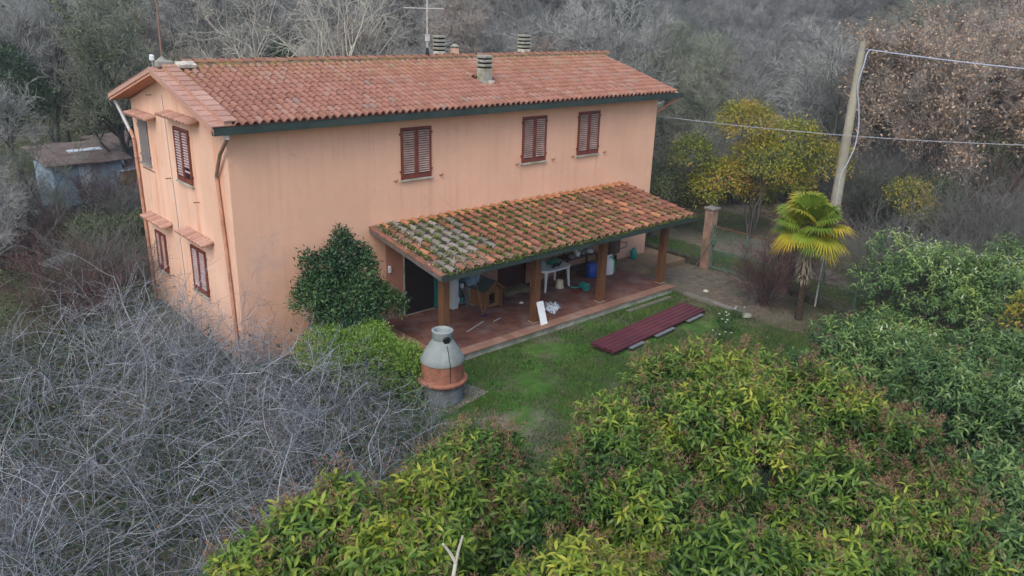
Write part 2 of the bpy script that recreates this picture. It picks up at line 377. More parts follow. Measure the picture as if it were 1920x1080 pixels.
def tubes(P, Rr, sides=3):
    N, K, _ = P.shape
    t = norm(np.gradient(P, axis=1))
    ref = np.where(np.abs(t[..., 2:3]) > .9, np.array([1., 0, 0]), np.array([0, 0, 1.]))
    a = norm(np.cross(t, ref)); b = np.cross(t, a)
    ang = np.arange(sides) * 2 * np.pi / sides
    V = P[:, :, None, :] + Rr[:, :, None, None] * (np.cos(ang)[None, None, :, None] * a[:, :, None] + np.sin(ang)[None, None, :, None] * b[:, :, None])
    i = np.arange(N)[:, None, None] * K * sides + np.arange(K - 1)[None, :, None] * sides
    j = np.arange(sides)[None, None]; j2 = (j + 1) % sides
    F = np.stack([i + j, i + j2, i + sides + j2, i + sides + j], -1).reshape(-1, 4)
    return V.reshape(-1, 3), F
def walk(rg, base, d, L, K, up, wander):
    N = len(base); P = np.zeros((N, K, 3)); P[:, 0] = base; d = norm(d)
    st = (L / (K - 1))[:, None] if np.ndim(L) else L / (K - 1)
    for k in range(1, K):
        d = norm(d + rg.normal(0, wander, (N, 3)) + np.array([0, 0, up]))
        P[:, k] = P[:, k - 1] + d * st
    return P
def branch(rg, P, Rr, n, L, K, ang=(.5, 1.1), tmin=.25, up=.05, wander=.15, rs=.6, tip=.25, rmin=.003, spread=None):
    N, KP, _ = P.shape; pi_ = np.repeat(np.arange(N), n); M_ = len(pi_)
    t = tmin + (1 - tmin) * rg.random(M_); x = t * (KP - 1); k = np.minimum(x.astype(int), KP - 2); f = (x - k)[:, None]
    b = P[pi_, k] * (1 - f) + P[pi_, k + 1] * f; tg = norm(P[pi_, k + 1] - P[pi_, k])
    pr = Rr[pi_, k] * (1 - f[:, 0]) + Rr[pi_, k + 1] * f[:, 0]
    a = rg.uniform(ang[0], ang[1], M_)[:, None]; pe = rg.normal(0, 1, (M_, 3)); pe = norm(pe - (pe * tg).sum(1, keepdims=True) * tg)
    d = np.cos(a) * tg + np.sin(a) * pe
    LL = L * (1.15 - .6 * t) * rg.uniform(.6, 1.25, M_)
    C = walk(rg, b, d, LL, K, up, wander)
    rb = np.maximum(pr * rs, rmin)[:, None]; RR = np.maximum(rb * (1 - (1 - tip) * np.linspace(0, 1, K)[None]), rmin * .6)
    return C, RR

# ------------------------------------------------------------------ terrain
FX, FY = math.sin(yaw), math.cos(yaw)
def smooth(x, a, b):
    t = np.clip((x - a) / (b - a), 0, 1); return t * t * (3 - 2 * t)
def height(x, y):
    x = np.asarray(x, float); y = np.asarray(y, float)
    s = (x - CAM[0]) * FX + (y - CAM[1]) * FY; t = (x - CAM[0]) * FY - (y - CAM[1]) * FX
    az = t / np.maximum(s, 5)
    L = 1 - smooth(az, .05, .24); Rr = smooth(az, .38, .52)
    z = -0.25 + 0 * x
    z = z + L * .115 * np.maximum(0, s - 46) + Rr * .16 * np.maximum(0, s - 38)
    z = z + (1 - L) * (1 - Rr) * (-.15 * np.clip(s - 40, 0, 75))
    z = z + .42 * np.maximum(0, s - 150)
    z = np.minimum(z, 90)
    w = smooth(s, 40, 60)
    z = z + w * (1.1 * np.sin(x * .09 + 1.3) * np.cos(y * .075) + .5 * np.sin(x * .23 + y * .17))
    n_ = .03 * np.sin(x * 1.7 + .4 * y) * np.cos(y * 1.3) + .02 * np.sin(x * 4.1 - y * 3.2)
    inside = smooth(x, -1, .5) * (1 - smooth(x, 16.5, 18)) * smooth(y, -6, -4.5) * (1 - smooth(y, 7, 9))
    z = z + n_ * (1 - inside)
    # slope below the thicket at the left
    z = z - .35 * smooth(-x, 1, 5) * (1 - smooth(s, 30, 45))
    return z
def axis(lo, hi, dlo, dhi, fine, coarse=9.0):
    a = [dlo]; st = fine
    b = np.arange(dlo, dhi, fine).tolist()
    x = dhi; up_ = []
    while x < hi: up_.append(x); st = min(st * 1.12, coarse); x += st
    st = fine; x = dlo; dn = []
    while x > lo: st = min(st * 1.12, coarse); x -= st; dn.append(x)
    return np.array(dn[::-1] + b + up_)
xs = axis(-300, 520, -8, 22, .3); ys = axis(-120, 560, -14, 12, .3)
X, Y = np.meshgrid(xs, ys); Z = height(X, Y)
V = np.stack([X.ravel(), Y.ravel(), Z.ravel()], 1)
nx, ny = len(xs), len(ys); ii = (np.arange(ny - 1)[:, None] * nx + np.arange(nx - 1)[None]).ravel()
F = np.stack([ii, ii + 1, ii + nx + 1, ii + nx], 1)
g = NT('ground_cover')
base = g.ramp(g.noise(1.3, 8, rough=.7), [(.3, (.09, .08, .065)), (.55, (.15, .135, .11)), (.75, (.22, .20, .17))])
base = g.mix(g.step(g.noise(.22, 6), .38, .55), base, g.ramp(g.noise(4, 6), [(.3, (.045, .055, .026)), (.7, (.085, .10, .045))]))
lawnc = g.ramp(g.noise(2.0, 8, rough=.7), [(.32, (.035, .085, .018)), (.55, (.06, .135, .025)), (.72, (.14, .15, .07))])
lw = g.math('MULTIPLY', g.attr('lawn'), g.step(g.noise(1.1, 7, rough=.65), .60, .46))
col = g.mix(lw, base, lawnc)
dirt = g.ramp(g.noise(3.5, 9, rough=.75), [(.3, (.09, .08, .062)), (.6, (.17, .15, .12)), (.8, (.28, .25, .20))])
col = g.mix(g.attr('dirt'), col, dirt)
g.bump(g.noise(14, 6, rough=.7), .5, .05)
gm = g.done(col, .95, 0, .1)
me = np_mesh('ground', V, F, gm, smooth=True)
def sm(v, a, b): return smooth(v, a, b)
x_, y_ = V[:, 0], V[:, 1]
lawn = sm(x_, 1.2, 2.6) * (1 - sm(x_, 13.2, 14.2)) * sm(y_, -12.5, -10.5) * (1 - sm(y_, -2.4, -2.0))
lawn = np.maximum(lawn, sm(x_, 17.9, 18.3) * (1 - sm(x_, 19.0, 19.3)) * sm(y_, -14, -12) * (1 - sm(y_, 9, 12)) * .9)
dirtw = sm(x_, 13.9, 14.4) * (1 - sm(x_, 16.8, 17.2)) * sm(y_, -5.9, -5.2) * (1 - sm(y_, -.6, -.2)) * .85
dirtw = np.maximum(dirtw, sm(x_, 19.1, 19.4) * (1 - sm(x_, 20.4, 20.8)) * sm(y_, -16, -12) * (1 - sm(y_, 14, 20)))
for nm, arr in (('lawn', lawn), ('dirt', dirtw)):
    a = me.attributes.new(nm, 'FLOAT', 'POINT'); a.data.foreach_set("value", arr.astype(np.float32))
tag(link('ground', me), kind='structure')
def hz(x, y): return float(height(x, y))

# ------------------------------------------------------------------ farmhouse
L_, D_, H_ = 16.26, 6.78, 5.9
house = thing('farmhouse', 'two-storey salmon farmhouse with a terracotta gable roof and closed shutters', 'house')
RZ, EZ = 7.13, 6.09        # tile plane height at ridge and eave
YR = D_ / 2; OV, OG = .43, .46; XR = 17.01
def quadwall(name, pts, mat): return MB().add(pts, [tuple(range(len(pts)))]).build(name, mat, house)
w = MB()
pk = RZ - .16
w.box((0, 0, -.6), (L_, .3, H_)); w.build('front_wall', M['wall'], house)
w = MB(); w.box((0, D_ - .3, -.6), (L_, D_, H_)); w.build('rear_wall', M['wall'], house)
for nm, xa, xb in (('gable_wall', -.003, .3), ('gable_wall', L_ - .3, L_ + .003)):
    poly = [(.001, -.6), (D_ - .001, -.6), (D_ - .001, H_ + .05), (YR, pk), (.001, H_ + .05)]
    MB().prism(poly, xa, xb, 'yz').build(nm, M['wall_gable'] if xa < 1 else M['wall'], house)
# dark red painted band under the porch
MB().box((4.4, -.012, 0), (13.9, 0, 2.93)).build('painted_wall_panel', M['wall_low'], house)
MB().box((5, -.03, -.6), (5.02, -.02, -.5))
# corner plinth stain panel, soffit and roof slab
slope = math.atan2(RZ - EZ, YR + OV); SL = math.hypot(RZ - EZ, YR + OV)
th = .14
for sgn in (1, -1):
    ya, yb = (-OV, YR) if sgn == 1 else (D_ + OV, YR)
    poly = [(ya, EZ - .05), (yb, RZ - .05), (yb, RZ - .05 - th), (ya, EZ - .05 - th)]
    MB().prism(poly, -OG, XR, 'yz').build('roof_slab', M['soffit'], house)
# barge edge (plastered) along the left gable
for ya, yb in ((-OV, YR), (D_ + OV, YR)):
    poly = [(ya, EZ + .02), (yb, RZ + .02), (yb, RZ - .12), (ya, EZ - .12)]
    MB().prism(poly, -OG - .03, -OG - .002, 'yz').build('barge_edge', M['verge'], house)

def wave_tile(W=.21, LEN=.40, r=.070, segs=6, t=.02):
    prof = [(-W / 2, 0.0)]
    cx0 = W / 2 - r - .002
    for i in range(segs + 1):
        a = math.pi - math.pi * i / segs; prof.append((cx0 + r * math.cos(a), r * 1.12 * math.sin(a)))
    n = len(prof); vs = []
    for yy, dz, k in ((0, .034, 0), (LEN, 0, 0)):
        for (x, z) in prof: vs.append((x, yy, z + dz))
    for (x, z) in prof: vs.append((x * .985, .0, z + .034 - t * 1.6))
    fs = [(i, i + 1, n + i + 1, n + i) for i in range(n - 1)] + [(2 * n + i, 2 * n + i + 1, i + 1, i) for i in range(n - 1)]
    return vs, fs
def barrel(W0=.17, W1=.14, LEN=.44, segs=6, t=.014, hgt=.075, dz=.02):
    vs = []
    for yy, w_, dd in ((0, W0, dz), (LEN, W1, 0)):
        for i in range(segs + 1):
            a = math.pi - math.pi * i / segs; vs.append((w_ / 2 * math.cos(a), yy, hgt * (w_ / W0) * math.sin(a) + dd))
    n = segs + 1
    for i in range(n):
        a = math.pi - math.pi * i / segs; vs.append(((W0 / 2 - t) * math.cos(a), 0.0, (hgt - t) * math.sin(a) + dz))
    for i in range(n):
        a = math.pi - math.pi * i / segs; vs.append(((W0 / 2 - t) * math.cos(a), LEN * .6, (hgt - t) * math.sin(a) + dz * .5))
    fs = [(i, i + 1, n + i + 1, n + i) for i in range(n - 1)] + [(2 * n + i, 2 * n + i + 1, i + 1, i) for i in range(n - 1)]
    fs += [(3 * n + i, 3 * n + i + 1, 2 * n + i + 1, 2 * n + i) for i in range(n - 1)]
    return vs, fs
tv, tf = wave_tile(); tile_me = MB().add(tv, tf).mesh('roof_tile', M['tile'], smooth=True)
rows, PW = 12, .21; step = (SL - .02) / rows
x_start = .0; cols = int((XR - .02 - x_start) / PW)
rt = random.Random(4)
sy = np.array([0, math.cos(slope), math.sin(slope)]); sn = np.array([0, -math.sin(slope), math.cos(slope)])
TVn = np.array(tv); stuffV, stuffF, stuffT = [], [], []; cnt = 0; off = 0
F4 = np.array(tf)
for c in range(cols):
    for rr in range(rows):
        px = x_start + (c + .5) * PW + rt.uniform(-.006, .006); v0 = rr * step - .03 + rt.uniform(-.008, .008)
        base_ = np.array([px, -OV, EZ]) + sy * v0 + sn * rt.uniform(-.004, .006)
        chim = abs(px - 9.03) < .2 and abs(base_[1] - 1.2) < .3
        if c < 25:
            link('roof_tile', tile_me, house, tuple(base_), (slope + rt.uniform(-.012, .012), rt.uniform(-.035, .035), rt.uniform(-.03, .03)))
        elif not chim:
            stuffV.append(base_ + TVn[:, :1] * np.array([1, 0, 0]) + TVn[:, 1:2] * sy + TVn[:, 2:] * sn)
            stuffF.append(F4 + off); off += len(TVn); stuffT.append(np.full(len(TVn), rt.random()))
tiles = link('roof_tiles', np_mesh('roof_tiles', np.concatenate(stuffV), np.concatenate(stuffF), M['tile_v'], np.concatenate(stuffT), True), house); tiles["kind"] = "stuff"
# rear slope tiles, joined
stuffV, stuffF, stuffT, off = [], [], [], 0
sy2 = sy * np.array([1, -1, 1]); sn2 = sn * np.array([1, -1, 1])
for c in range(cols):
    for rr in range(rows):
        base_ = np.array([x_start + (c + .5) * PW, D_ + OV, EZ]) + sy2 * (rr * step - .03)
        stuffV.append(base_ - TVn[:, :1] * np.array([1, 0, 0]) + TVn[:, 1:2] * sy2 + TVn[:, 2:] * sn2)
        stuffF.append(F4 + off); off += len(TVn); stuffT.append(np.full(len(TVn), rt.random()))
rtl = link('rear_roof_tiles', np_mesh('rear_roof_tiles', np.concatenate(stuffV), np.concatenate(stuffF), M['tile_v'], np.concatenate(stuffT), True), house); rtl["kind"] = "stuff"
# verge: wide flat tiles stepped up the slope, and a lower outer row
vt = MB().box((0, 0, 0), (.34, .36, .03)).mesh('verge_tile', M['verge']); vo = MB().box((0, 0, 0), (.30, .36, .022)).mesh('outer_verge_tile', M['verge'])
for side in (1, -1):
    for k in range(rows):
        v0 = k * step
        b1 = np.array([-.2, -OV, EZ]) + sy * v0 + sn * .105; b2 = np.array([-.49, -OV, EZ]) + sy * (v0 - .01) + sn * .0
        if side == 1:
            link('verge_tile', vt, house, tuple(b1), (slope - .07, 0, rt.uniform(-.02, .02))); link('outer_verge_tile', vo, house, tuple(b2), (slope - .055, 0, rt.uniform(-.02, .02)))
        else:
            b1[1] = D_ - b1[1]; b2[1] = D_ - b2[1]
            link('verge_tile', vt, house, (b1[0] + .34, b1[1], b1[2]), (slope - .07, 0, math.pi)); link('outer_verge_tile', vo, house, (b2[0] + .3, b2[1], b2[2]), (slope - .055, 0, math.pi))
for sg in (0, 1):
    poly = [(-OV, EZ), (YR, RZ), (YR, RZ + .10), (-OV, EZ + .10)] if sg == 0 else [(D_ + OV, EZ), (YR, RZ), (YR, RZ + .10), (D_ + OV, EZ + .10)]
    MB().prism(poly, -.19, .0, 'yz').build('verge_bed', M['verge'], house)
# ridge tiles
bv, bf = barrel(.25, .2, .42, 6, .016, .10, .03)
ridge_me = MB().add(bv, bf).mesh('ridge_tile', M['tile'], smooth=True)
MB().prism([(YR - .14, RZ - .02), (YR + .14, RZ - .02), (YR + .11, RZ + .09), (YR - .11, RZ + .09)], .02, XR - .02, 'yz').build('ridge_mortar', simple('mossy_mortar', (.15, .125, .075), .95, .5, 6, dirt=(.30, .22, .04)), house)
k = 0; x = .35
while x < XR - .1:
    link('ridge_tile', ridge_me, house, (x, YR, RZ + .075 + rt.uniform(-.006, .006)), (0, rt.uniform(-.02, .02), -math.pi / 2 + rt.uniform(-.02, .02))); x += .335
# cement block at the left end of the ridge
MB().box((-.32, YR - .17, RZ), (.12, YR + .2, RZ + .17)).build('ridge_end_block', M['concrete'], house, bevel=.03)
MB().cyl((-.12, YR, RZ + .15), (-.12, YR, RZ + .27), .16, .03, 10).build('mortar_cone', M['concrete'], house)
MB().box((.14, YR - .42, RZ + .02), (.62, YR - .12, RZ + .12), Matrix.Rotation(slope, 3, 'X')).build('end_slab', M['chimney_white'], house, bevel=.02)
# gutters
def gutter(xa, xb, y, z, w_=.15, h=.12, mat=M['gutter'], parent=house, name='gutter'):
    t = .012
    poly = [(y, z), (y - w_, z), (y - w_, z + h), (y - w_ + t, z + h), (y - w_ + t, z + t), (y - t, z + t), (y - t, z + h), (y, z + h)]
    MB().prism(poly, xa, xb, 'yz').build(name, mat, parent)
gutter(-OG - .03, XR + .03, -OV + .02, EZ - .19, .15, .17)
poly = [(D_ + OV + .13, EZ - .15), (D_ + OV, EZ - .15), (D_ + OV, EZ), (D_ + OV + .13, EZ)]
MB().prism(poly, -OG, XR, 'yz').build('gutter', M['gutter'], house)
# downpipes
MB().cyl((-.15, -OV - .03, EZ - .19), (-.15, -OV - .03, EZ - .30), .055, .05, 10).build('gutter_outlet', M['pipe_white'], house)
MB().tube([(-.15, -OV - .03, EZ - .28), (-.14, .1, 5.35), (-.07, .62, 4.72), (-.06, .62, 4.6)], .045, 10).build('downpipe', simple('pipe_brown', (.24, .15, .11), .7, .3, 6), house, smooth=True)
MB().tube([(-.06, .62, 4.66), (-.06, .5, 3.5), (-.06, .36, 1.9), (-.06, .25, -.3)], .045, 10).build('downpipe', M['pipe_pink'], house, smooth=True)
MB().tube([(-.3, 7.32, EZ - .14), (-.09, 6.86, 5.0)], .05, 10).build('downpipe', M['pipe_white'], house, smooth=True)
MB().tube([(-.09, 6.86, 5.05), (-.07, 6.7, 4.8), (-.06, 6.6, 2), (-.06, 6.5, -.4)], .05, 10).build('downpipe', M['pipe_pink'], house, smooth=True)
MB().tube([(XR - .08, -OV, EZ - .2), (L_ + .1, .05, EZ - .72), (L_ + .06, .12, EZ - .9), (L_ + .06, .12, 0)], .045, 10).build('downpipe', M['pipe_pink'], house, smooth=True)

# shutters
slat_meshes = {}
def slat_mesh(wd, mat):
    key = (round(wd, 2), mat.name)
    if key not in slat_meshes:
        slat_meshes[key] = MB().box((-wd / 2, -.004, -.024), (wd / 2, .004, .024), Matrix.Rotation(R(-38), 3, 'X')).mesh('slat', mat)
    return slat_meshes[key]
def shutter_pair(x0, z0, wd, ht, nslat, mat, smat, place, broken=False, solid=False):
    """place(x) -> local frame: built in a plane facing -Y at origin, then moved by place"""
    lw_ = wd / 2 - .006
    for s_ in (0, 1):
        xa = x0 + s_ * (wd / 2 + .003); fr = .06
        b = MB()
        if solid:
            nb = 4
            for i in range(nb): b.box((xa + i * lw_ / nb + .003, -.035, z0), (xa + (i + 1) * lw_ / nb - .003, -.01, z0 + ht))
            for zz in (z0 + .18, z0 + ht - .26): b.box((xa, -.055, zz), (xa + lw_, -.0352, zz + .08))
        else:
            b.box((xa, -.06, z0), (xa + fr, -.01, z0 + ht)); b.box((xa + lw_ - fr, -.06, z0), (xa + lw_, -.01, z0 + ht))
            b.box((xa + fr, -.058, z0 + ht - .07), (xa + lw_ - fr, -.012, z0 + ht)); b.box((xa + fr, -.058, z0), (xa + lw_ - fr, -.012, z0 + .12))
        for zz in (z0 + .2, z0 + ht - .2):
            xh = xa - .05 if s_ == 0 else xa + lw_
            b.box((xh, -.05, zz), (xh + .05, -.02, zz + .05))
        o = b.build('shutter', mat, house); o.matrix_local = place
        if not solid:
            za, zb = z0 + .14, z0 + ht - .09; n = nslat
            bk = MB().box((xa + fr, -.012, z0 + .1), (xa + lw_ - fr, -.008, z0 + ht - .05)).build('backing', M['dark'], o)
            for i in range(n):
                zc = za + (i + .5) * (zb - za) / n
                if broken and s_ == broken - 1 and i < 4 and i != 2: continue
                link('slat', slat_mesh(lw_ - 2 * fr, smat), o, (xa + lw_ / 2, -.038, zc))
    o = MB().box((x0 - .03, -.10, z0 - .05), (x0 + wd + .03, 0, z0 - .006)).build('window_sill', M['concrete'] if solid else M['slab_edge'], house); o.matrix_local = place
I4 = Matrix.Identity(4)
for wx in (4.97, 9.58, 12.11):
    shutter_pair(wx, 4.16, 1.036, 1.455, 19, M['shutter'], M['slat'], I4)
    for hx in (wx - .2, wx + 1.036 + .36):
        MB().box((hx - .04, -.09, 4.14), (hx + .04, 0, 4.155)).box((hx + .02, -.09, 4.14), (hx + .04, -.075, 4.2)).build('shutter_hook', M['rust'], house)
Pg = Matrix(((0, 1, 0, 0), (-1, 0, 0, 0), (0, 0, 1, 0), (0, 0, 0, 1)))      # local +x -> -Y world, local -y -> -X world
def gab(y1): mm = Pg.copy(); mm.translation = Vector((0, y1, 0)); return mm
shutter_pair(0, 4.16, 1.02, 1.45, 17, M['shutter'], M['slat_white'], gab(3.37), broken=2)
shutter_pair(0, 4.19, .75, 1.27, 15, M['shutter_grey'], M['slat'], gab(6.29), solid=True)
shutter_pair(0, 1.1, 1.0, 1.3, 15, M['shutter'], M['slat_white'], gab(3.0))
shutter_pair(0, .95, .80, 1.22, 15, M['shutter'], M['slat'], gab(5.87))
# little tiled canopies over the gable windows
cv, cf = barrel(.15, .13, .36, 5, .014, .06, .01)
can_me = MB().add(cv, cf).mesh('canopy_tile', M['verge'], smooth=True)
for (ya, yb, z) in ((1.55, 3.72, 5.93), (4.72, 6.45, 5.65), (1.35, 3.25, 2.80), (4.35, 6.15, 2.62)):
    cb = MB(); cb.box((-.34, ya, z - .035), (-.004, yb, z + .0), Matrix.Rotation(R(-14), 3, 'Y'))
    co = cb.build('window_canopy', M['verge'], house)
    nb = 4
    for i in range(nb):
        yy = ya + .2 + i * (yb - ya - .4) / (nb - 1)
        MB().prism([(-.30, z - .08), (-.002, z - .18), (-.002, z + .0)], yy - .04, yy + .04, 'xz').build('bracket', M['wall_gable'], co)
    n = int((yb - ya) / .2)
    for i in range(n):
        link('canopy_tile', can_me, co, (-.36, ya + (i + .5) * (yb - ya) / n, z - .05), (R(14), 0, -math.pi / 2))
# bars, cable, bracket stubs on the gable
MB().box((-.012, 5.35, 3.98), (-.002, 6.35, 4.02)).build('iron_bar', M['rust'], house)
for y_, z_ in ((6.55, 4.23), (4.05, 4.05), (2.1, 3.75), (6.45, .95), (4.7, 1.0), (4.9, 6.25)):
    MB().box((-.16, y_ - .012, z_), (0, y_ + .012, z_ + .025)).build('iron_stub', M['rust'], house)
MB().tube([(-.012, 4.05, 6.35), (-.012, 3.98, 5.2), (-.012, 3.9, 3.6), (-.012, 3.8, 1.2), (-.012, 3.75, 0)], .008, 5).build('wall_cable', M['wiredark'], house)
# lamp, doors
MB().box((4.46, -.07, 1.46), (4.56, -.012, 1.68)).build('wall_lamp', M['white'], house, bevel=.02)
rd = MB().box((5.03, -.03, .02), (6.09, -.013, 2.4)).build('roller_door', M['roller'], house)
sl = MB().box((5.05, -.045, 0), (6.07, -.0305, .042)).mesh('slat', M['roller'])
for i in range(46): link('slat', sl, rd, (0, 0, .03 + i * .05))
MB().box((4.99, -.05, -.0), (5.028, -.012, 2.4)).box((4.99, -.06, .0), (6.1, -.032, .018)).build('door_frame', M['slab_edge'], house)
MB().box((6.095, -.09, .0), (6.22, -.012, 2.35)).build('teal_door_jamb', M['tealstrip'], house)
bd = MB().box((8.76, -.03, .02), (9.86, -.013, 2.3)).build('brown_door', M['door'], house)
for xa in (8.80, 9.33):
    for za, zb in ((.12, 1.0), (1.08, 2.2)):
        MB().box((xa, -.04, za), (xa + .48, -.0305, zb)).build('door_panel', M['door'], bd, bevel=.006)
MB().box((8.70, -.06, 0), (8.755, -.012, 2.35)).box((9.865, -.06, 0), (9.92, -.012, 2.35)).build('door_frame', M['door'], house)
MB().box((12.65, -.03, .5), (13.3, -.013, 1.9)).build('white_wall_panel', M['pipe_pink'], house)
# chimneys
def chimney(x, y, zb, zt, w_, mat, capn=3, cap='concrete', name='chimney'):
    b = MB(); b.box((x - w_ / 2, y - w_ / 2, zb), (x + w_ / 2, y + w_ / 2, zt)); o = b.build(name, mat, house, bevel=.015)
    wc = w_ * .57; z = zt
    for i in range(capn):
        MB().box((x - wc * .8, y - wc * .8, z), (x + wc * .8, y + wc * .8, z + .05)).build('core', M['dark'], o)
        MB().box((x - wc, y - wc, z + .05), (x + wc, y + wc, z + .13)).build('cap_ring', M['chimney'], o, bevel=.02); z += .13
    return o
o = chimney(9.03, 1.25, 6.3, 7.02, .34, M['chimney'])
MB().box((8.82, 1.02, 6.42), (9.24, 1.05, 6.66)).build('flashing', M['chimney_white'], o)
chimney(9.75, 4.6, 6.7, 7.32, .30, M['chimney_white'], 4); chimney(13.75, 4.6, 6.7, 7.34, .34, M['chimney_white'], 4)
o = MB().box((10.28, 4.45, 6.8), (10.5, 4.67, 7.42)).build('chimney', M['wall_gable'], house)
MB().cyl((10.39, 4.56, 7.47), (10.39, 4.56, 7.56), .17, .05, 10).build('cap_ring', M['chimney'], o)
for sx in (10.3, 10.48): MB().box((sx - .015, 4.5, 7.42), (sx + .015, 4.6, 7.48)).build('cap_leg', M['concrete'], o)

# pole and antenna standing on the ridge
p = thing('roof_pole', 'tall thin rusty pole rising from the left end of the roof ridge', 'pole', (-.12, YR, RZ + .25))
MB().tube([(0, 0, 0), (.02, 0, 1.2), (.0, 0, 2.6)], .022, 8).build('pole_tube', M['rust'], p)
p = thing('outdoor_siren', 'small white box fixed beside the cement block at the ridge end', 'device', (-.36, YR + .02, RZ + .06))
MB().box((-.06, -.05, .1), (.05, .06, .26)).build('housing', M['white'], p, bevel=.03)
MB().cyl((0, 0, -.08), (0, 0, .12), .02, .02, 8).build('bracket', M['metal'], p)
p = thing('television_antenna', 'old television antenna mast with two horizontal arrays on the roof ridge', 'antenna', (8.36, YR, RZ + .05))
MB().cyl((0, 0, .1), (0, 0, 3.1), .02, .018, 8).build('mast', M['antenna'], p)
MB().cyl((0, 0, -.1), (0, 0, .34), .12, .03, 10).build('mast_boot', M['black'], p)
MB().box((-.05, -.05, .55), (.07, .05, .75)).build('amplifier_box', M['antenna'], p)
cy_, sy_ = .75, -.66
def along(a, up=0): return (a * cy_, a * sy_, up)
for nm, za, a0, a1, nel, le in (('lower_array', 1.55, -.75, .55, 9, .16), ('upper_array', 2.05, -.95, .02, 11, .14)):
    b = MB(); b.cyl(along(a0, za), along(a1, za), .014, .014, 6)
    b.build(nm, M['antenna'], p)
    for i in range(nel):
        a = a0 + (i + .5) * (a1 - a0) / nel; q = Vector(along(a, za)); dr_ = Vector((.66, .75, 0)) * le; tl = Vector((0, 0, .04 * (i % 2)))
        MB().cyl(q - dr_ + tl, q + dr_ + tl, .007, .007, 5).build('antenna_element', M['antenna'], p)

# ------------------------------------------------------------------ terrace (deck)
t_ = NT('terrace_tiles'); c = t_.ramp(t_.orand(), [(0, (.105, .048, .038)), (.5, (.14, .062, .047)), (1, (.17, .082, .06))])
c = t_.mix(t_.step(t_.noise(1.2, 7, rough=.65), .5, .72), c, (.20, .16, .155)); t_.bump(t_.noise(30, 3), .1, .01)
M['deck'] = t_.done(c, .7, 0, .35)
t_ = NT('terrace_border'); c = t_.ramp(t_.orand(), [(0, (.21, .115, .08)), (1, (.28, .165, .12))])
c = t_.mix(t_.step(t_.noise(1.0, 7, rough=.65), .5, .7), c, (.26, .22, .20)); M['deckb'] = t_.done(c, .8, 0, .3)
DX0, DX1, DY = 3.93, 13.88, -3.26
terr = MB().box((DX0 + .03, DY + .03, -.5), (DX1 - .03, -.013, -.03)).build('terrace', M['slab_edge']); tag(terr, kind='structure')
nxT, nyT = 30, 10; bw = .33
tw, tl = (DX1 - DX0 - bw) / nxT, (-DY - bw - .013) / nyT
dt = MB().box((-tw / 2 + .004, -tl / 2 + .004, -.03), (tw / 2 - .004, tl / 2 - .004, 0)).mesh('floor_tile', M['deck'])
for i in range(nxT):
    for j in range(nyT):
        link('floor_tile', dt, terr, (DX0 + bw + (i + .5) * tw, DY + bw + (j + .5) * tl, rt.uniform(-.003, .001)))
bt = MB().box((-.16, -bw / 2 + .003, -.032), (.16, bw / 2 + .03, .004)).mesh('border_tile', M['deckb'])
nb = int((DX1 - DX0) / .325)
for i in range(nb): link('border_tile', bt, terr, (DX0 + .17 + i * (DX1 - DX0 - .34) / (nb - 1), DY + bw / 2 - .03, rt.uniform(-.003, .002)), (0, 0, math.pi))
nb = 9
for i in range(nb): link('border_tile', bt, terr, (DX0 + bw / 2 - .03, DY + bw + .17 + i * (-DY - bw - .36) / (nb - 1), rt.uniform(-.003, .002)), (0, 0, math.pi / 2))
# raised platform right of the terrace
MB().box((13.9, -1.5, -.5), (16.9, -.013, -.03)).box((16.262, -.012, -.5), (16.9, 1.6, -.032)).build('side_platform', simple('platform_tiles', (.17, .12, .075), .85, .3, 2.5, dirt=(.10, .11, .05)))
tag(bpy.data.objects['side_platform'], kind='structure')
MB().box((14.0, -3.62, -.4), (14.2, -6.2, -.17)).build('kerb', M['kerb'], None)
tag(bpy.data.objects['kerb'], kind='structure')
MB().box((11.2, -3.62, -.4), (13.4, -3.46, -.2)).build('edging_kerb', M['kerb'], None); tag(bpy.data.objects['edging_kerb'], kind='structure')

# ------------------------------------------------------------------ porch
porch = thing('porch', 'long lean-to porch with mossy terracotta tiles on four timber posts', 'porch', (0, 0, 0))
PX0, PX1, PD = 3.91, 14.52, 3.36; PZ1, PZ0 = 2.90, 2.37
for i, x in enumerate((4.45, 7.83, 10.72, 13.80)):
    o = MB().box((-.11, -.11, 0), (.11, .11, 2.26)).build('post', M['post'], porch, (x, -2.73, 0.004), (0, 0, 0), bevel=.012)
    MB().box((-.13, -.13, 0), (.13, .13, .012)).build('post_foot', M['slab_edge'], o)
MB().box((PX0 + .1, -2.83, 2.262), (PX1 - .1, -2.63, 2.42)).build('front_beam', M['beam'], porch)
ps = math.atan2(PZ1 - PZ0, PD); PSL = math.hypot(PZ1 - PZ0, PD)
py_ = np.array([0, math.cos(ps), math.sin(ps)]); pn = np.array([0, -math.sin(ps), math.cos(ps)])
for i in range(11):
    x = PX0 + .25 + i * (PX1 - PX0 - .5) / 10
    MB().prism([(-PD + .1, PZ0 - .16), (-.02, PZ1 - .16), (-.02, PZ1 - .04), (-PD + .1, PZ0 - .04)], x - .045, x + .045, 'yz').build('rafter', M['beam'], porch)
MB().prism([(-PD, PZ0 - .035), (-.014, PZ1 - .035), (-.014, PZ1), (-PD, PZ0)], PX0, PX1, 'yz').build('roof_board', M['beam'], porch)
for xx in (PX0 - .04, PX1 + .002):
    MB().prism([(-PD - .02, PZ0 - .11), (-.014, PZ1 - .11), (-.014, PZ1 + .035), (-PD - .02, PZ0 + .035)], xx, xx + .035, 'yz').build('verge_board', M['greywood'], porch)
gutter(PX0 - .05, PX1 + .06, -PD + .01, PZ0 - .10, .13, .11, M['gutter'], porch)
NC, NR = 31, 9; pw = (PX1 - PX0 - .1) / NC; pstep = PSL / NR
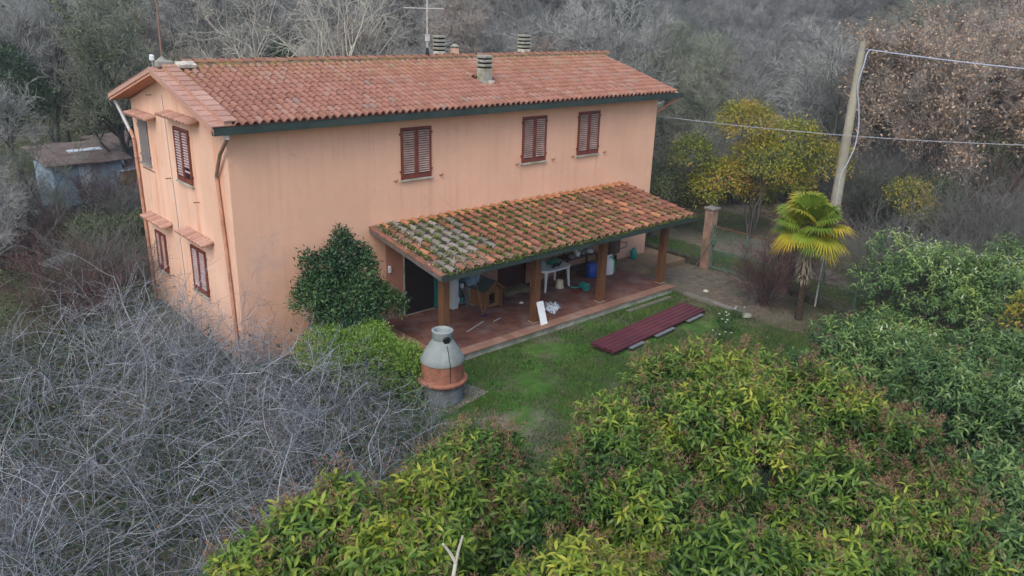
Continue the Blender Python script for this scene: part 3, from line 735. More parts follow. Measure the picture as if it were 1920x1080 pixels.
cv, cf = barrel(.175, .135, pstep + .07, 7, .016, .098, .034)
cov_me = MB().add(cv, cf).mesh('cover_tile', M['ptile'], smooth=True)
pm = MB(); hw = pw / 2 - .01
pm.box((-hw, 0, .0), (hw, pstep + .05, .02)); pm.box((-hw, 0, .02), (-hw + .02, pstep + .05, .045)); pm.box((hw - .02, 0, .02), (hw, pstep + .05, .045))
pan_me = pm.mesh('pan_tile', M['ppan'])
rp = random.Random(11)
def grey_zone(x, v):       # bleached cement-smeared tiles in the left third
    if v > PSL * .88: return rp.random() < .25 and x < 5.2
    if v < .6: return x < 5.1 and rp.random() < .6 if v > .3 else x < 4.5 and rp.random() < .5
    q = v / PSL
    return 4.3 < x < 6.9 - 1.3 * q + rp.uniform(-.55, .55) - (.9 if q < .3 else 0)
for c in range(NC):
    for r_ in range(NR):
        x = PX0 + .05 + (c + .5) * pw; v0 = r_ * pstep
        b = np.array([x, -PD, PZ0]) + py_ * v0 + pn * .004
        gz = grey_zone(x, v0)
        link('pan_tile', pan_me, porch, tuple(b), (ps + .03, 0, rp.uniform(-.01, .01)), M['ppangrey'] if gz else M['ppan'])
        b = np.array([x + pw / 2 if c < NC - 1 else x + pw / 2 - .03, -PD, PZ0]) + py_ * (v0 - .02 + rp.uniform(-.015, .015)) + pn * (.03 + rp.uniform(-.004, .006))
        mt = M['pgrey'] if (gz and rp.random() < .93) else (M['ptile_orange'] if (r_ == NR - 1 or rp.random() < .06) else M['ptile'])
        link('cover_tile', cov_me, porch, tuple(b), (ps, rp.uniform(-.04, .04), rp.uniform(-.035, .035)), mt)
for r_ in range(NR):
    b = np.array([PX0 + .04, -PD, PZ0]) + py_ * (r_ * pstep) + pn * .01
    link('verge_slab', MB().box((-.09, 0, 0), (.09, pstep + .02, .035)).mesh('verge_slab', M['ptile']) if r_ == 0 else bpy.data.objects['verge_slab'].data, porch, tuple(b), (ps + .04, 0, rp.uniform(-.03, .03)))
# moss and grass tufts in the channels and above the gutter
rg = np.random.default_rng(5)
pp, ff, uu, ss, tt = [], [], [], [], []
def tuft(cx, v, r, n, h, lift=.05):
    for _ in range(n):
        a = rg.random() * 6.28; q = r * math.sqrt(rg.random())
        P_ = np.array([cx + q * .6 * math.cos(a), -PD, PZ0]) + py_ * (v + q * math.sin(a)) + pn * lift
        pp.append(P_); d = np.array([math.cos(a) * .6, math.sin(a) * .6, .9 + rg.random()]); ff.append(d); uu.append(rg.normal(0, 1, 3)); ss.append(h * rg.uniform(.5, 1.2)); tt.append(rg.random())
for c in range(NC):
    x = PX0 + .05 + (c + .5) * pw
    for r_ in range(NR):
        prob = .95 if c < 17 else (.7 if c < 24 else .3)
        if rg.random() < prob: tuft(x + rg.normal(0, .02), r_ * pstep + rg.random() * .25, rg.uniform(.06, .17), int(rg.integers(30, 90)), .10, .03)
for k in range(900):
    x = rg.uniform(PX0 + .1, PX1)
    tuft(x, rg.uniform(-.06, .05), .05, 4, .05, .02)
Vv, Ff, Tt = scatter(LEAF2, np.array(pp), np.array(ff), np.array(uu), np.array(ss), np.array(tt))
o = link('moss_tufts', np_mesh('moss_tufts', Vv, Ff, M['moss'], Tt), porch); o["kind"] = "stuff"
pp = []; tt = []
for k in range(3200):
    x = rg.uniform(PX0 + .1, PX0 + 1.8) if rg.random() < .7 else rg.uniform(PX0, PX1); v = abs(rg.normal(0, .5)) if x > PX0 + .7 else rg.uniform(0, PSL)
    if x > PX0 + 2: v = rg.uniform(0, .15)
    pp.append(np.array([x, -PD, PZ0]) + py_ * v + pn * rg.uniform(.05, .11)); tt.append(rg.random())
pp = np.array(pp); Vv, Ff, Tt = scatter(LEAF2, pp, rg.normal(0, 1, (len(pp), 3)) * [1, 1, .2], np.tile([0, 0, 1.], (len(pp), 1)), rg.uniform(.04, .09, len(pp)), np.array(tt))
o = link('fallen_leaves', np_mesh('fallen_leaves', Vv, Ff, M['oakleaf'], Tt), porch); o["kind"] = "stuff"
# ------------------------------------------------------------------ things on the terrace
def rotz(o, a): o.rotation_euler.z = a; return o
# kennel
k_ = thing('dog_kennel', 'small wooden dog kennel with arched doorway and felt roof under the porch', 'kennel', (7.5, -.66, 0), R(4))
for i in range(8):
    x = -.33 + i * .0825
    if 2 <= i <= 4:
        MB().box((x, -.5, .50 + (.03 if i == 3 else 0)), (x + .08, -.475, .62 + .26 * (1 - abs(x + .04) / .34))).build('board', M['kennel'], k_)
        if True: MB().box((x, -.5, .07), (x + .08, -.475, .16)).build('board', M['kennel'], k_)
    else:
        MB().box((x, -.5, .07), (x + .08, -.475, .60 + .27 * (1 - abs(x + .04) / .34))).build('board', M['kennel'], k_)
for s_ in (-1, 1):
    for i in range(10):
        y = -.47 + i * .094
        MB().box((s_ * .33 - .012, y, .07), (s_ * .33 + .012, y + .09, .60)).build('board', M['kennel'], k_)
    for y in (-.5, .44):
        MB().box((s_ * .335 - .035, y - .02, 0), (s_ * .335 + .035, y + .05, .62)).build('corner_post', M['kennel'], k_)
    sl_ = R(38) * -s_
    o = MB().box((-.03, -.60, 0), (.50, .56, .022)).build('roof_panel', [M['felt']], k_, (0, 0, .90), (0, 0, 0))
    o.matrix_local = Matrix.Translation((0, 0, .90)) @ (Matrix.Scale(-1, 4, (1, 0, 0)) if s_ < 0 else Matrix.Identity(4)) @ Matrix.Rotation(R(36), 4, 'Y')
    o = MB().box((-.0, -.625, -.03), (.50, -.602, .03)).build('barge_board', M['kennel'], k_)
    o.matrix_local = Matrix.Translation((0, 0, .90)) @ (Matrix.Scale(-1, 4, (1, 0, 0)) if s_ < 0 else Matrix.Identity(4)) @ Matrix.Rotation(R(36), 4, 'Y')
MB().box((-.31, -.47, .05), (.31, .46, .07)).build('floor', M['kennel'], k_)
MB().box((-.31, .455, .07), (.31, .47, .62)).build('back_panel', M['kennel'], k_)
arch = [(-.165, .16), (-.165, .46)] + [(-.0825 * 2 * math.cos(a) , .40 + .15 * math.sin(a)) for a in (0.5, 1.1, 1.57, 2.0, 2.6)] + [(.083, .46), (.083, .16)]
MB().box((-.26, -.40, .072), (.22, .1, .13)).build('cushion', simple('kennel_cushion', (.08, .085, .16), .95, .4, 12), k_, bevel=.02)

def crumple(name, label, cat, loc, sx, sy, h, mat, seed, n=26, drape=None, rz=0):
    rg_ = np.random.default_rng(seed); u, v = np.meshgrid(np.linspace(-1, 1, n), np.linspace(-1, 1, n))
    z = np.zeros_like(u)
    for k in range(9):
        a = rg_.uniform(0, 6.28); f = rg_.uniform(2, 7); z += np.abs(np.sin(f * (u * math.cos(a) + v * math.sin(a)) + rg_.uniform(0, 6))) / 5
    rr = np.sqrt(u * u + v * v) * (1 + .15 * np.sin(3 * np.arctan2(v, u) + seed))
    z = h * z * (1 - smooth(rr, .55, 1.15)) + .004
    X_ = u * sx * (1 + .12 * np.sin(5 * v + seed)); Y_ = v * sy * (1 + .12 * np.sin(4 * u))
    if drape is not None: z = z + drape(X_, Y_)
    V_ = np.stack([X_.ravel(), Y_.ravel(), z.ravel()], 1); i_ = (np.arange(n - 1)[:, None] * n + np.arange(n - 1)[None]).ravel()
    o_ = link(name, np_mesh(name, V_, np.stack([i_, i_ + 1, i_ + n + 1, i_ + n], 1), mat, smooth=True), None, loc, (0, 0, rz))
    so = o_.modifiers.new("thick", 'SOLIDIFY'); so.thickness = .006
    return tag(o_, label, cat)
crumple('rag', 'blue-grey rag thrown over the felt roof of the dog kennel', 'rag', (7.40, -.45, .935), .40, .34, .05, M['cloth_blue'], 3, drape=lambda x, y: -.70 * np.abs(x + .10 ) * 1.0, rz=R(4))
t_ = NT('floral_cloth'); v_ = t_.n("ShaderNodeTexVoronoi"); t_.put(v_.inputs["Vector"], t_.pos()); v_.inputs["Scale"].default_value = 14
M['floral'] = t_.done(t_.ramp(v_.outputs["Distance"], [(.28, (.08, .10, .18)), (.42, (.45, .50, .55))]), .95)
crumple('crumpled_cloth', 'crumpled patterned white and blue cloth on the terrace floor', 'cloth', (8.92, -2.31, .004), .32, .27, .15, M['floral'], 8, rz=.4)

# open cabinet
c_ = thing('utility_cabinet', 'open grey metal cabinet of clutter behind the leftmost timber post', 'cabinet', (6.80, -.27, 0))
MB().box((-.34, -.22, 0), (-.32, .22, 1.75)).build('side_panel', M['cabinet_white'], c_); MB().box((.32, -.22, 0), (.34, .22, 1.75)).build('side_panel', M['cabinet'], c_)
MB().box((-.32, .20, .05), (.32, .22, 1.73)).build('back_panel', M['cabinet'], c_); MB().box((-.34, -.22, 1.752), (.34, .22, 1.77)).build('top_panel', M['cabinet'], c_)
MB().box((-.33, -.24, 0), (-.12, -.222, 1.75)).build('door', M['cabinet_white'], c_)
MB().box((0, 0, 0), (.30, .018, 1.75)).build('door', M['cabinet'], c_, (.34, -.24, 0), (0, 0, R(-52)))
for z in (.10, .55, 1.0, 1.4): MB().box((-.318, -.2, z), (.318, .198, z + .015)).build('shelf', M['cabinet'], c_)
for i, (dx, z, r, h, mt) in enumerate(((0, .115, .07, .2, 'white'), (.15, .115, .06, .14, 'teal'), (-.03, .565, .08, .22, 'metal'), (.16, .565, .06, .16, 'white'), (.03, 1.015, .07, .2, 'cream'), (.18, 1.015, .05, .12, 'white'), (.05, 1.415, .08, .2, 'metal'))):
    o = thing('container', ['white jar on the lowest shelf inside the open grey cabinet', 'teal pot on the lowest shelf inside the open grey cabinet', 'grey tin on the second shelf of the open grey cabinet', 'white tub beside the tin on the second cabinet shelf', 'cream jug on the third shelf of the open grey cabinet', 'small white pot on the third cabinet shelf', 'grey can on the topmost shelf of the open cabinet'][i], 'container', (6.80 + dx, -.33, z))
    MB().lathe([(r * .8, 0), (r, h * .3), (r * .9, h * .8), (r * .6, h)], 12).build('body', M[mt], o, smooth=True)
    MB().cyl((0, 0, h), (0, 0, h + .02), r * .65, r * .65, 12).build('lid', M['black'], o)
# broom, sticks, dustpan
o = thing('broom', 'broom leaning on the left side of the dog kennel, head on the floor', 'broom', (6.86, -1.50, 0))
MB().tube([(0, 0, .04), (.18, .62, 1.0), (.2, .68, 1.08)], .012, 8).build('handle', M['rust'], o); MB().box((-.05, -.05, 0), (.14, .03, .05)).build('brush_head', simple('broom_head', (.04, .03, .10), .8), o, bevel=.01)
for i, (x, y, l, c, lab) in enumerate(((7.0, -.55, .75, 'greywood', 'short grey stick leaning between the cabinet and the dog kennel'), (7.08, -.62, .6, 'kennel', 'short brown stick leaning between the cabinet and the dog kennel'))):
    o = thing('stick', lab, 'stick', (x, y, 0)); MB().tube([(0, 0, 0), (-.02, .12, l * .5), (-.05, .25, l)], .014, 7).build('shaft', M[c], o)
for i, (x, y, l, a, lab) in enumerate(((7.0, -1.98, .36, .25, 'short pale strip lying on the terrace in front of the kennel'), (6.15, -2.0, .95, .35, 'long thin pale stick lying on the terrace near the leftmost post'))):
    o = thing('wood_strip', lab, 'stick', (x, y, .004), a); MB().box((-l / 2, -.015, 0), (l / 2, .015, .012)).build('strip', M['cabinet_white'], o)
o = crumple('door_mat', 'olive sacking mat on the floor before the brown double door', 'mat', (9.22, -.36, .004), .60, .30, .05, M['mat'], 4)
crumple('paper_scrap', 'small white paper scrap lying on the terrace floor right of kennel', 'paper', (8.55, -1.35, .003), .07, .05, .03, M['white'], 6, n=10)
# white board leaning on post
o = thing('white_board', 'narrow white board leaning against the second porch post', 'board', (7.90, -3.10, 0), R(-4))
MB().box((-.125, -.012, 0), (.125, .012, .70)).build('board_panel', M['white'], o, (0, 0, 0), (R(-22), 0, 0), bevel=.003)
# hanging bag
o = thing('hanging_bag', 'pale blue plastic bag hanging on the wall beside the brown door', 'bag', (10.12, -.09, 1.02))
MB().lathe([(.02, -.30), (.10, -.25), (.13, -.05), (.10, .18), (.03, .34), (.012, .40)], 12, wob=.25, seed=2).build('bag_body', M['cloth_blue'], o, smooth=True)
MB().cyl((0, .075, .40), (0, -.01, .40), .012, .012, 6).build('wall_hook', M['rust'], o)

# white garden table
t = thing('garden_table', 'white plastic garden table with tapered legs on the terrace', 'table', (10.42, -.74, 0))
n = 32; pol = []
for i in range(n):
    a = 2 * math.pi * i / n; ex = .45
    pol.append((.68 * math.copysign(abs(math.cos(a)) ** ex, math.cos(a)), .42 * math.copysign(abs(math.sin(a)) ** ex, math.sin(a))))
MB().prism(pol, .70, .735, 'xy').build('tabletop', M['white'], t, bevel=.008)
MB().prism([(x * .95, y * .93) for x, y in pol], .66, .70, 'xy').build('apron', M['white'], t)
for sx in (-1, 1):
    for sy_2 in (-1, 1):
        b = MB(); b.add([(sx * a_ + dx, sy_2 * c__ + dy, z) for (z, a_, c__, h_) in ((0, .56, .35, .022), (.66, .50, .30, .04)) for dx, dy in ((-h_, -h_), (h_, -h_), (h_, h_), (-h_, h_))],
              [(3, 2, 1, 0), (4, 5, 6, 7), (0, 1, 5, 4), (1, 2, 6, 5), (2, 3, 7, 6), (3, 0, 4, 7)]); b.build('leg', M['white'], t)
TZ = .7365
o = thing('toolbox', 'green plastic toolbox standing on the white garden table', 'toolbox', (10.62, -.62, TZ), .3)
MB().box((-.20, -.10, 0), (.20, .10, .14)).build('box_body', M['greenp'], o, bevel=.01); MB().box((-.19, -.09, .142), (.19, .09, .19)).build('lid', M['greenp'], o, bevel=.015); MB().box((-.08, -.015, .192), (.08, .015, .22)).build('handle', M['black'], o)
o = thing('power_drill', 'black power drill lying on the front of the white table', 'drill', (10.35, -.96, TZ), .5)
MB().cyl((-.12, 0, .05), (.06, 0, .05), .035, .03, 10).cyl((.06, 0, .05), (.13, 0, .05), .02, .012, 8).build('drill_body', M['black'], o); MB().box((-.09, -.02, 0), (-.04, .12, .045)).build('grip', M['metal'], o)
o = thing('hose_coil', 'black coil of hose beside the toolbox on the white table', 'hose', (10.55, -.86, TZ))
pts = [(.13 * math.cos(a) * (1 - .02 * a / 6), .10 * math.sin(a), .02 + .01 * a / 6.28) for a in np.linspace(0, 18.8, 48)]
MB().tube(pts, .014, 6).build('coil', M['black'], o)
o = thing('mobile_phone', 'small black slab lying alone at the right of the white table', 'device', (10.90, -.72, TZ), .6); MB().box((-.10, -.035, 0), (.10, .035, .025)).build('body', M['black'], o, bevel=.006)
o = thing('plastic_bag', 'clear crumpled plastic bag heaped at the left back of the white table', 'bag', (10.02, -.62, TZ))
MB().lathe([(.16, 0), (.20, .08), (.15, .2), (.07, .28), (.02, .30)], 14, wob=.4, seed=3).build('bag_body', simple('clear_bag', (.20, .27, .29), .35, .3, 12), o, smooth=True)
o = thing('plastic_bottle', 'dark red bottle standing at the far left corner of the white table', 'bottle', (9.92, -.42, TZ)); MB().lathe([(.04, 0), (.04, .16), (.015, .21), (.015, .25)], 10).build('body', M['redp'], o, smooth=True); MB().cyl((0, 0, .25), (0, 0, .275), .017, .017, 8).build('cap', M['black'], o)
# dark work table with pots
t = thing('work_table', 'dark low work table covered in pots against the porch wall', 'table', (12.1, -.32, 0))
MB().box((-.75, -.28, .66), (.85, .28, .70)).build('tabletop', M['beam'], t)
for sx in (-.7, .8):
    for sy_2 in (-.24, .24): MB().box((sx - .03, sy_2 - .03, 0), (sx + .03, sy_2 + .03, .66)).build('leg', M['beam'], t)
MB().box((-.7, -.2, .2), (.8, .2, .23)).build('shelf', M['beam'], t)
PZ = .7015
specs = (('cooking_pot', 'pale enamel pot in the middle of the dark work table', -.10, -.12, .11, .17, 'white'), ('cooking_pot', 'grey lidded pot standing right of the enamel pot on the work table', .22, -.05, .13, .16, 'metal'),
         ('bucket', 'white bucket at the back of the dark work table', .05, .13, .10, .22, 'white'), ('paint_tin', 'small dark tin at the left end of the work table', -.52, .05, .08, .14, 'black'),
         ('basin', 'wide shallow grey basin at the left front of the work table', -.42, -.15, .16, .08, 'metal'), ('basin', 'upturned pale basin at the right end of the work table', .62, .0, .17, .14, 'cabinet_white'))
for nm, lab, dx, dy, r, h, mt in specs:
    o = thing(nm, lab, nm.replace('_', ' '), (12.1 + dx, -.32 + dy, PZ))
    if 'upturned' in lab: MB().lathe([(r, 0), (r * .95, .02), (r * .6, h), (r * .3, h + .01)], 16).build('body', M[mt], o, smooth=True)
    else: MB().lathe([(r * .75, 0), (r, h), (r * .92, h), (r * .7, .02)], 16).build('body', M[mt], o, smooth=True)
    if 'pot' in nm or 'bucket' == nm:
        MB().tube([(r * math.cos(a), 0, h + r * .8 * math.sin(a)) for a in np.linspace(0, math.pi, 9)], .006, 5).build('handle', M['metal'], o)
    else: MB().cyl((0, 0, h - .01), (0, 0, h), r * 1.0, r * 1.0, 14).build('rim', M['metal'], o)
o = thing('plastic_drum', 'blue plastic drum on the terrace before the dark work table', 'drum', (12.33, -.86, 0))
MB().lathe([(.17, 0), (.19, .03), (.19, .18), (.196, .2), (.19, .22), (.19, .42), (.17, .47), (.15, .49)], 24).build('body', M['blue'], o, smooth=True); MB().cyl((0, 0, .49), (0, 0, .505), .13, .13, 16).build('lid', M['blue'], o)
o = thing('crate', 'dark wooden crate behind the blue drum under the table', 'crate', (11.75, -.30, 0))
for z in (0, .06, .12): MB().box((-.22, -.16, z), (.22, -.145, z + .045)).build('slat', M['beam'], o); MB().box((-.22, .145, z), (.22, .16, z + .045)).build('slat', M['beam'], o)
for sx in (-.22, .205): MB().box((sx, -.144, 0), (sx + .015, .144, .165)).build('end_panel', M['beam'], o)
MB().box((-.2, -.14, 0), (.2, .14, .012)).build('base', M['beam'], o)
o = thing('cardboard_box', 'brown cardboard box wedged right of the blue drum', 'box', (12.68, -.62, 0)); MB().box((-.13, -.15, 0), (.13, .15, .42)).build('box_body', simple('cardboard', (.16, .10, .065), .95, .2), o)
MB().box((-.13, -.27, .39), (.13, -.151, .40)).build('flap', simple('cardboard2', (.20, .13, .085), .95, .2), o)
# bag with green stripe
t_ = NT('striped_sack'); s3 = t_.sep(t_.n("ShaderNodeTexCoord").outputs["Object"])
cc = t_.ramp(t_.math('ADD', t_.math('MULTIPLY', s3[0], 2.0), .5), [(0, (.62, .66, .70)), (.45, (.05, .30, .08)), (.72, (.60, .66, .66)), (.84, (.3, .42, .6))], 'CONSTANT')
M['sack'] = t_.done(cc, .6)
o = thing('feed_sack', 'upright white sack with green stripe beside the third porch post', 'sack', (13.05, -.98, 0), .15)
MB().lathe([(.20, 0), (.25, .05), (.26, .3), (.24, .5), (.17, .60), (.08, .62)], 16, wob=.08, seed=5).build('sack_body', M['sack'], o, smooth=True); MB().box((-.20, -.012, .60), (.20, .012, .68)).build('sewn_top', M['white'], o)
# wheelbarrow propped up against the wall
o = thing('wheelbarrow', 'rusty brown wheelbarrow propped upright against the house wall', 'wheelbarrow', (13.95, -.42, 0), 0)
wb = MB(); a_ = [(-.30, .02, .36), (.30, .02, .36), (.34, .0, 1.12), (-.34, .0, 1.12)]; b_ = [(-.20, .22, .48), (.20, .22, .48), (.24, .20, 1.0), (-.24, .20, 1.0)]
wb.add(a_ + b_, [(4, 5, 6, 7), (0, 1, 5, 4), (1, 2, 6, 5), (2, 3, 7, 6), (3, 0, 4, 7)])
q = wb.build('tray', simple('rusty_tray', (.085, .045, .03), .8, .35, 8, dirt=(.14, .12, .11)), o); q.rotation_euler = (0, 0, math.pi); q.location = (0, .12, 0); md = q.modifiers.new("thick", 'SOLIDIFY'); md.thickness = .012
for s_ in (-1, 1):
    MB().tube([(s_ * .05, -.02, .18), (s_ * .18, .16, .5), (s_ * .27, .22, 1.0), (s_ * .30, .26, 1.45)], .016, 8).build('handle', M['rustgate'], o)
    MB().tube([(s_ * .2, .0, .85), (s_ * .42 + .12, -.15, .80), (s_ * .42 + .12, -.12, .62), (s_ * .2, .02, .55)], .013, 8).build('stand', M['rustgate'], o)
wv = MB(); mj, mn = .15, .045
prof = [(mj + mn * math.cos(a), mn * math.sin(a)) for a in np.linspace(0, 2 * math.pi, 9)[:-1]]
n = 20; vs_ = [((p_[0]) * math.cos(2 * math.pi * i / n), p_[1], (p_[0]) * math.sin(2 * math.pi * i / n)) for i in range(n) for p_ in prof]
wv.add(vs_, [(i * 8 + j, ((i + 1) % n) * 8 + j, ((i + 1) % n) * 8 + (j + 1) % 8, i * 8 + (j + 1) % 8) for i in range(n) for j in range(8)])
q = wv.build('wheel', M['black'], o, (0.08, -.04, .195), (0, 0, R(35)), smooth=True); MB().cyl((0, -.02, 0), (0, .02, 0), .11, .11, 14).build('rim', M['rustgate'], q)
# teal canister, watering can, bucket
o = thing('gas_canister', 'teal gas canister on the side platform at the wall', 'canister', (15.25, -.30, -.028))
MB().lathe([(.11, 0), (.135, .03), (.135, .27), (.11, .33), (.05, .35)], 20).build('body', M['teal'], o, smooth=True)
for s_ in (-1, 1): MB().cyl((s_ * .065, 0, .34), (s_ * .065, 0, .43), .03, .03, 8).build('top_lug', M['teal'], o)
o = thing('watering_can', 'teal watering can lying on its side on the terrace floor', 'watering can', (11.12, -1.66, 0), R(-15))
MB().cyl((0, .14, .125), (0, -.16, .125), .12, .125, 20).build('body', M['teal'], o, smooth=True)
MB().cyl((0, -.1601, .125), (0, -.165, .125), .10, .10, 18).build('opening', simple('teal_inner', (.01, .13, .12), .6), o)
MB().tube([(-.08, .1, .06), (-.28, .14, .05), (-.42, .2, .10)], .018, 8).build('spout', M['teal'], o); MB().tube([(.1, -.1, .16), (.2, -.02, .19), (.17, .1, .14)], .012, 6).build('handle', M['teal'], o)
o = thing('dustpan', 'dark red dustpan lying beside the teal watering can', 'dustpan', (10.72, -1.70, 0), .3)
MB().box((-.12, -.1, 0), (.12, .1, .02)).build('pan', M['redp'], o); MB().cyl((.0, .1, .02), (0, .24, .03), .015, .012, 6).build('handle', M['redp'], o)
o = thing('bucket', 'cream bucket turned upside down under the white table', 'bucket', (10.60, -1.02, 0)); MB().lathe([(.145, 0), (.135, .03), (.11, .26), (.10, .27)], 20).build('body', M['cream'], o, smooth=True); MB().lathe([(.15, 0), (.152, .02), (.14, .025)], 20).build('rim', M['cream'], o)

# ------------------------------------------------------------------ garden objects
gb = thing('masonry_grill', 'round masonry garden grill with cracked grey hood over a terracotta ring', 'grill', (2.98, -4.62, -.25), R(-20)); gb.scale = (1.07, 1.07, 1.02)
MB().lathe([(.475, 0), (.47, .10), (.465, .48), (.47, .52)], 40, wob=.01).build('base_drum', M['bbq_base'], gb, smooth=True)
MB().lathe([(.50, .521), (.57, .525), (.58, .54), (.58, .585), (.565, .60), (.46, .605)], 40).build('shelf_ring', M['bbq_t'], gb, smooth=True)
MB().lathe([(.485, .606), (.48, 1.0), (.485, 1.03)], 40).build('fire_chamber', M['bbq_t'], gb, smooth=True)
MB().lathe([(.50, 1.032), (.505, 1.06), (.47, 1.14), (.38, 1.30), (.29, 1.46), (.235, 1.56), (.23, 1.58)], 40).build('hood', M['bbq_c'], gb, smooth=True)
MB().lathe([(.22, 1.581), (.235, 1.60), (.235, 1.75), (.245, 1.77), (.245, 1.79), (.20, 1.805), (.18, 1.78), (.175, 1.70)], 32).build('neck', M['bbq_c'], gb, smooth=True)
va = math.atan2(-18.87 + 4.62, -7.73 - 2.98) + R(20) + .42
dxy = (math.cos(va), math.sin(va))
def on(r, z, a=0.0): return (r * math.cos(va + a), r * math.sin(va + a), z)
MB().cyl(on(.16, 1.63), on(.262, 1.61), .095, .085, 14).build('flue_hole', M['black'], gb)
va -= .06
ck = [on(.28, 1.50), on(.37, 1.33, .02), on(.44, 1.21, -.01), on(.508, 1.07, .01), on(.49, 1.00, 0), on(.486, .85, .008), on(.488, .63, .0)]
MB().tube(ck, .008, 5).build('crack', M['black'], gb)
MB().box((2.35, -5.25, -.30), (4.0, -4.2, -.235), Matrix.Rotation(.2, 3, 'Z')).build('grill_slab', M['kerb']); tag(bpy.data.objects['grill_slab'], kind='structure')
# metal sheets
s0 = np.array([8.13, -4.80]); s1 = np.array([12.92, -4.38]); s2 = np.array([13.12, -5.28]); s3_ = np.array([8.22, -5.62])
ang = math.atan2(s1[1] - s0[1], s1[0] - s0[0]); Ls = 4.85; Ws = .86
sh = thing('roof_sheets', 'stack of ribbed maroon metal roofing sheets lying on the lawn', 'metal sheets', (8.2, -5.62, -.25), ang)
prof = []; y = 0; nr = 5; pitch_ = Ws / nr
for i in range(nr):
    y = i * pitch_; prof += [(y, 0), (y + .10, 0), (y + .115, .032), (y + .145, .032), (y + pitch_ - .012, 0)]
for k, (dz, dx, dy) in enumerate(((.17, 0, 0), (.145, .03, -.012), (.12, -.03, .01))):
    b = MB(); pr = prof + [(p_[0], p_[1] - .006) for p_ in prof[::-1]]
    b.prism([(p_[0] + dy, p_[1] + dz) for p_ in pr], dx, Ls + dx, 'yz')
    b.build('sheet', M['sheet'], sh)
for i, (a, b_) in enumerate(((.7, 1.35), (2.0, 2.95), (3.75, 4.6))):
    q = thing('support_beam', ['grey steel support under the front edge near the left end of the maroon sheets', 'grey steel support under the middle of the maroon sheets', 'grey steel support under the right end of the maroon sheets'][i], 'beam', (8.2 + a * math.cos(ang) + .11 * math.sin(ang), -5.62 + a * math.sin(ang) - .11 * math.cos(ang), -.25), ang)
    MB().box((0, 0, .07), (b_ - a, .16, .11)).build('flange', M['metal'], q); MB().box((.03, .06, 0), (b_ - a - .03, .1, .0695)).build('web', M['black'], q)

# gate, pillars, fence
def pillar(x, y, h, lab, w_=.34):
    p = thing('gate_pillar', lab, 'pillar', (x, y, -.28)); MB().box((-w_ / 2, -w_ / 2, -.1), (w_ / 2, w_ / 2, h)).build('shaft', M['pink_pillar'], p, bevel=.01)
    MB().box((-w_ / 2 - .05, -w_ / 2 - .05, h), (w_ / 2 + .05, w_ / 2 + .05, h + .08)).build('cap', M['kerb'], p, bevel=.015)
pillar(17.18, -2.25, 2.3, 'pinkish plastered gate pillar with cap nearest the house'); pillar(17.18, -5.55, 2.1, 'weathered gate pillar standing behind the bare reddish bush')
gt = thing('garden_gate', 'green metal garden gate with thin bars between two pillars', 'gate', (17.15, -2.45, -.22))
MB().box((-.02, -2.9, 1.62), (.02, 0, 1.67)).build('top_rail', M['rustgate'], gt)
for z in (.08, .75): MB().box((-.018, -2.9, z), (.018, 0, z + .04)).build('rail', M['gate'], gt)
for y in (0, -1.45, -2.9): MB().box((-.025, y - .025, 0), (.025, y + .025, 1.67)).build('stile', M['gate'], gt)
gbm = MB().cyl((0, 0, .1), (0, 0, 1.62), .008, .008, 5).mesh('bar', M['gate'])
for i in range(34): link('bar', gbm, gt, (0, -.08 - i * .083, 0))
MB().box((-.05, -.12, .95), (.05, -.03, 1.15)).build('lock_box', M['gate'], gt)
def fence(x0, y0, x1, y1, lab, h=1.15, n=4):
    f = thing('wire_fence', lab, 'fence', (x0, y0, -.25)); dx, dy = x1 - x0, y1 - y0; L = math.hypot(dx, dy)
    for i in range(n):
        t = i / (n - 1); MB().cyl((dx * t, dy * t, 0), (dx * t, dy * t, h + .05), .022, .022, 6).build('fence_post', M['gate'], f)
    b = MB(); m_ = int(L / .12)
    for i in range(m_): b.cyl((dx * i / m_, dy * i / m_, .22), (dx * i / m_, dy * i / m_, h), .0022, .0022, 3, False)
    for j in range(9): z = .22 + j * (h - .22) / 8; b.cyl((0, 0, z), (dx, dy, z), .0025, .0025, 3, False)
    b.build('mesh_wire', M['gate'], f)
fence(17.3, 3.5, 17.25, -1.98, 'green wire mesh fence on a low wall beyond the porch'); fence(17.15, -5.8, 16.3, -9.6, 'green wire mesh fence running behind the palm tree')
o = MB().box((17.05, -1.95, -.6), (17.28, 3.6, .05)).build('low_wall', M['wall_low_c'], None, bevel=.02); tag(o, 'low mossy wall under the wire fence right of the house', 'wall')
o = MB().box((0, -4.0, -.6), (.22, 0, .0)).build('low_wall', M['wall_low_c'], None, (17.0, -5.75, 0), (0, 0, R(-12)), bevel=.02); tag(o, 'low pale wall at the foot of the fence behind the palm', 'wall')
o = thing('leaning_stake', 'pale bare stake leaning on the low wall beside the gate', 'stake', (16.62, -2.12, -.25)); MB().tube([(0, 0, 0), (.26, -.2, .7), (.58, -.42, 1.45)], .022, 7).build('shaft', M['greywood'], o)
o = thing('thin_post', 'thin pale upright post standing right behind the palm trunk', 'post', (16.7, -7.0, -.28)); MB().cyl((0, 0, 0), (.03, 0, 1.9), .03, .025, 8).build('shaft', M['pipe_white'], o); MB().box((-.035, -.035, 1.9), (.09, .035, 1.93)).build('cap', M['pipe_white'], o)
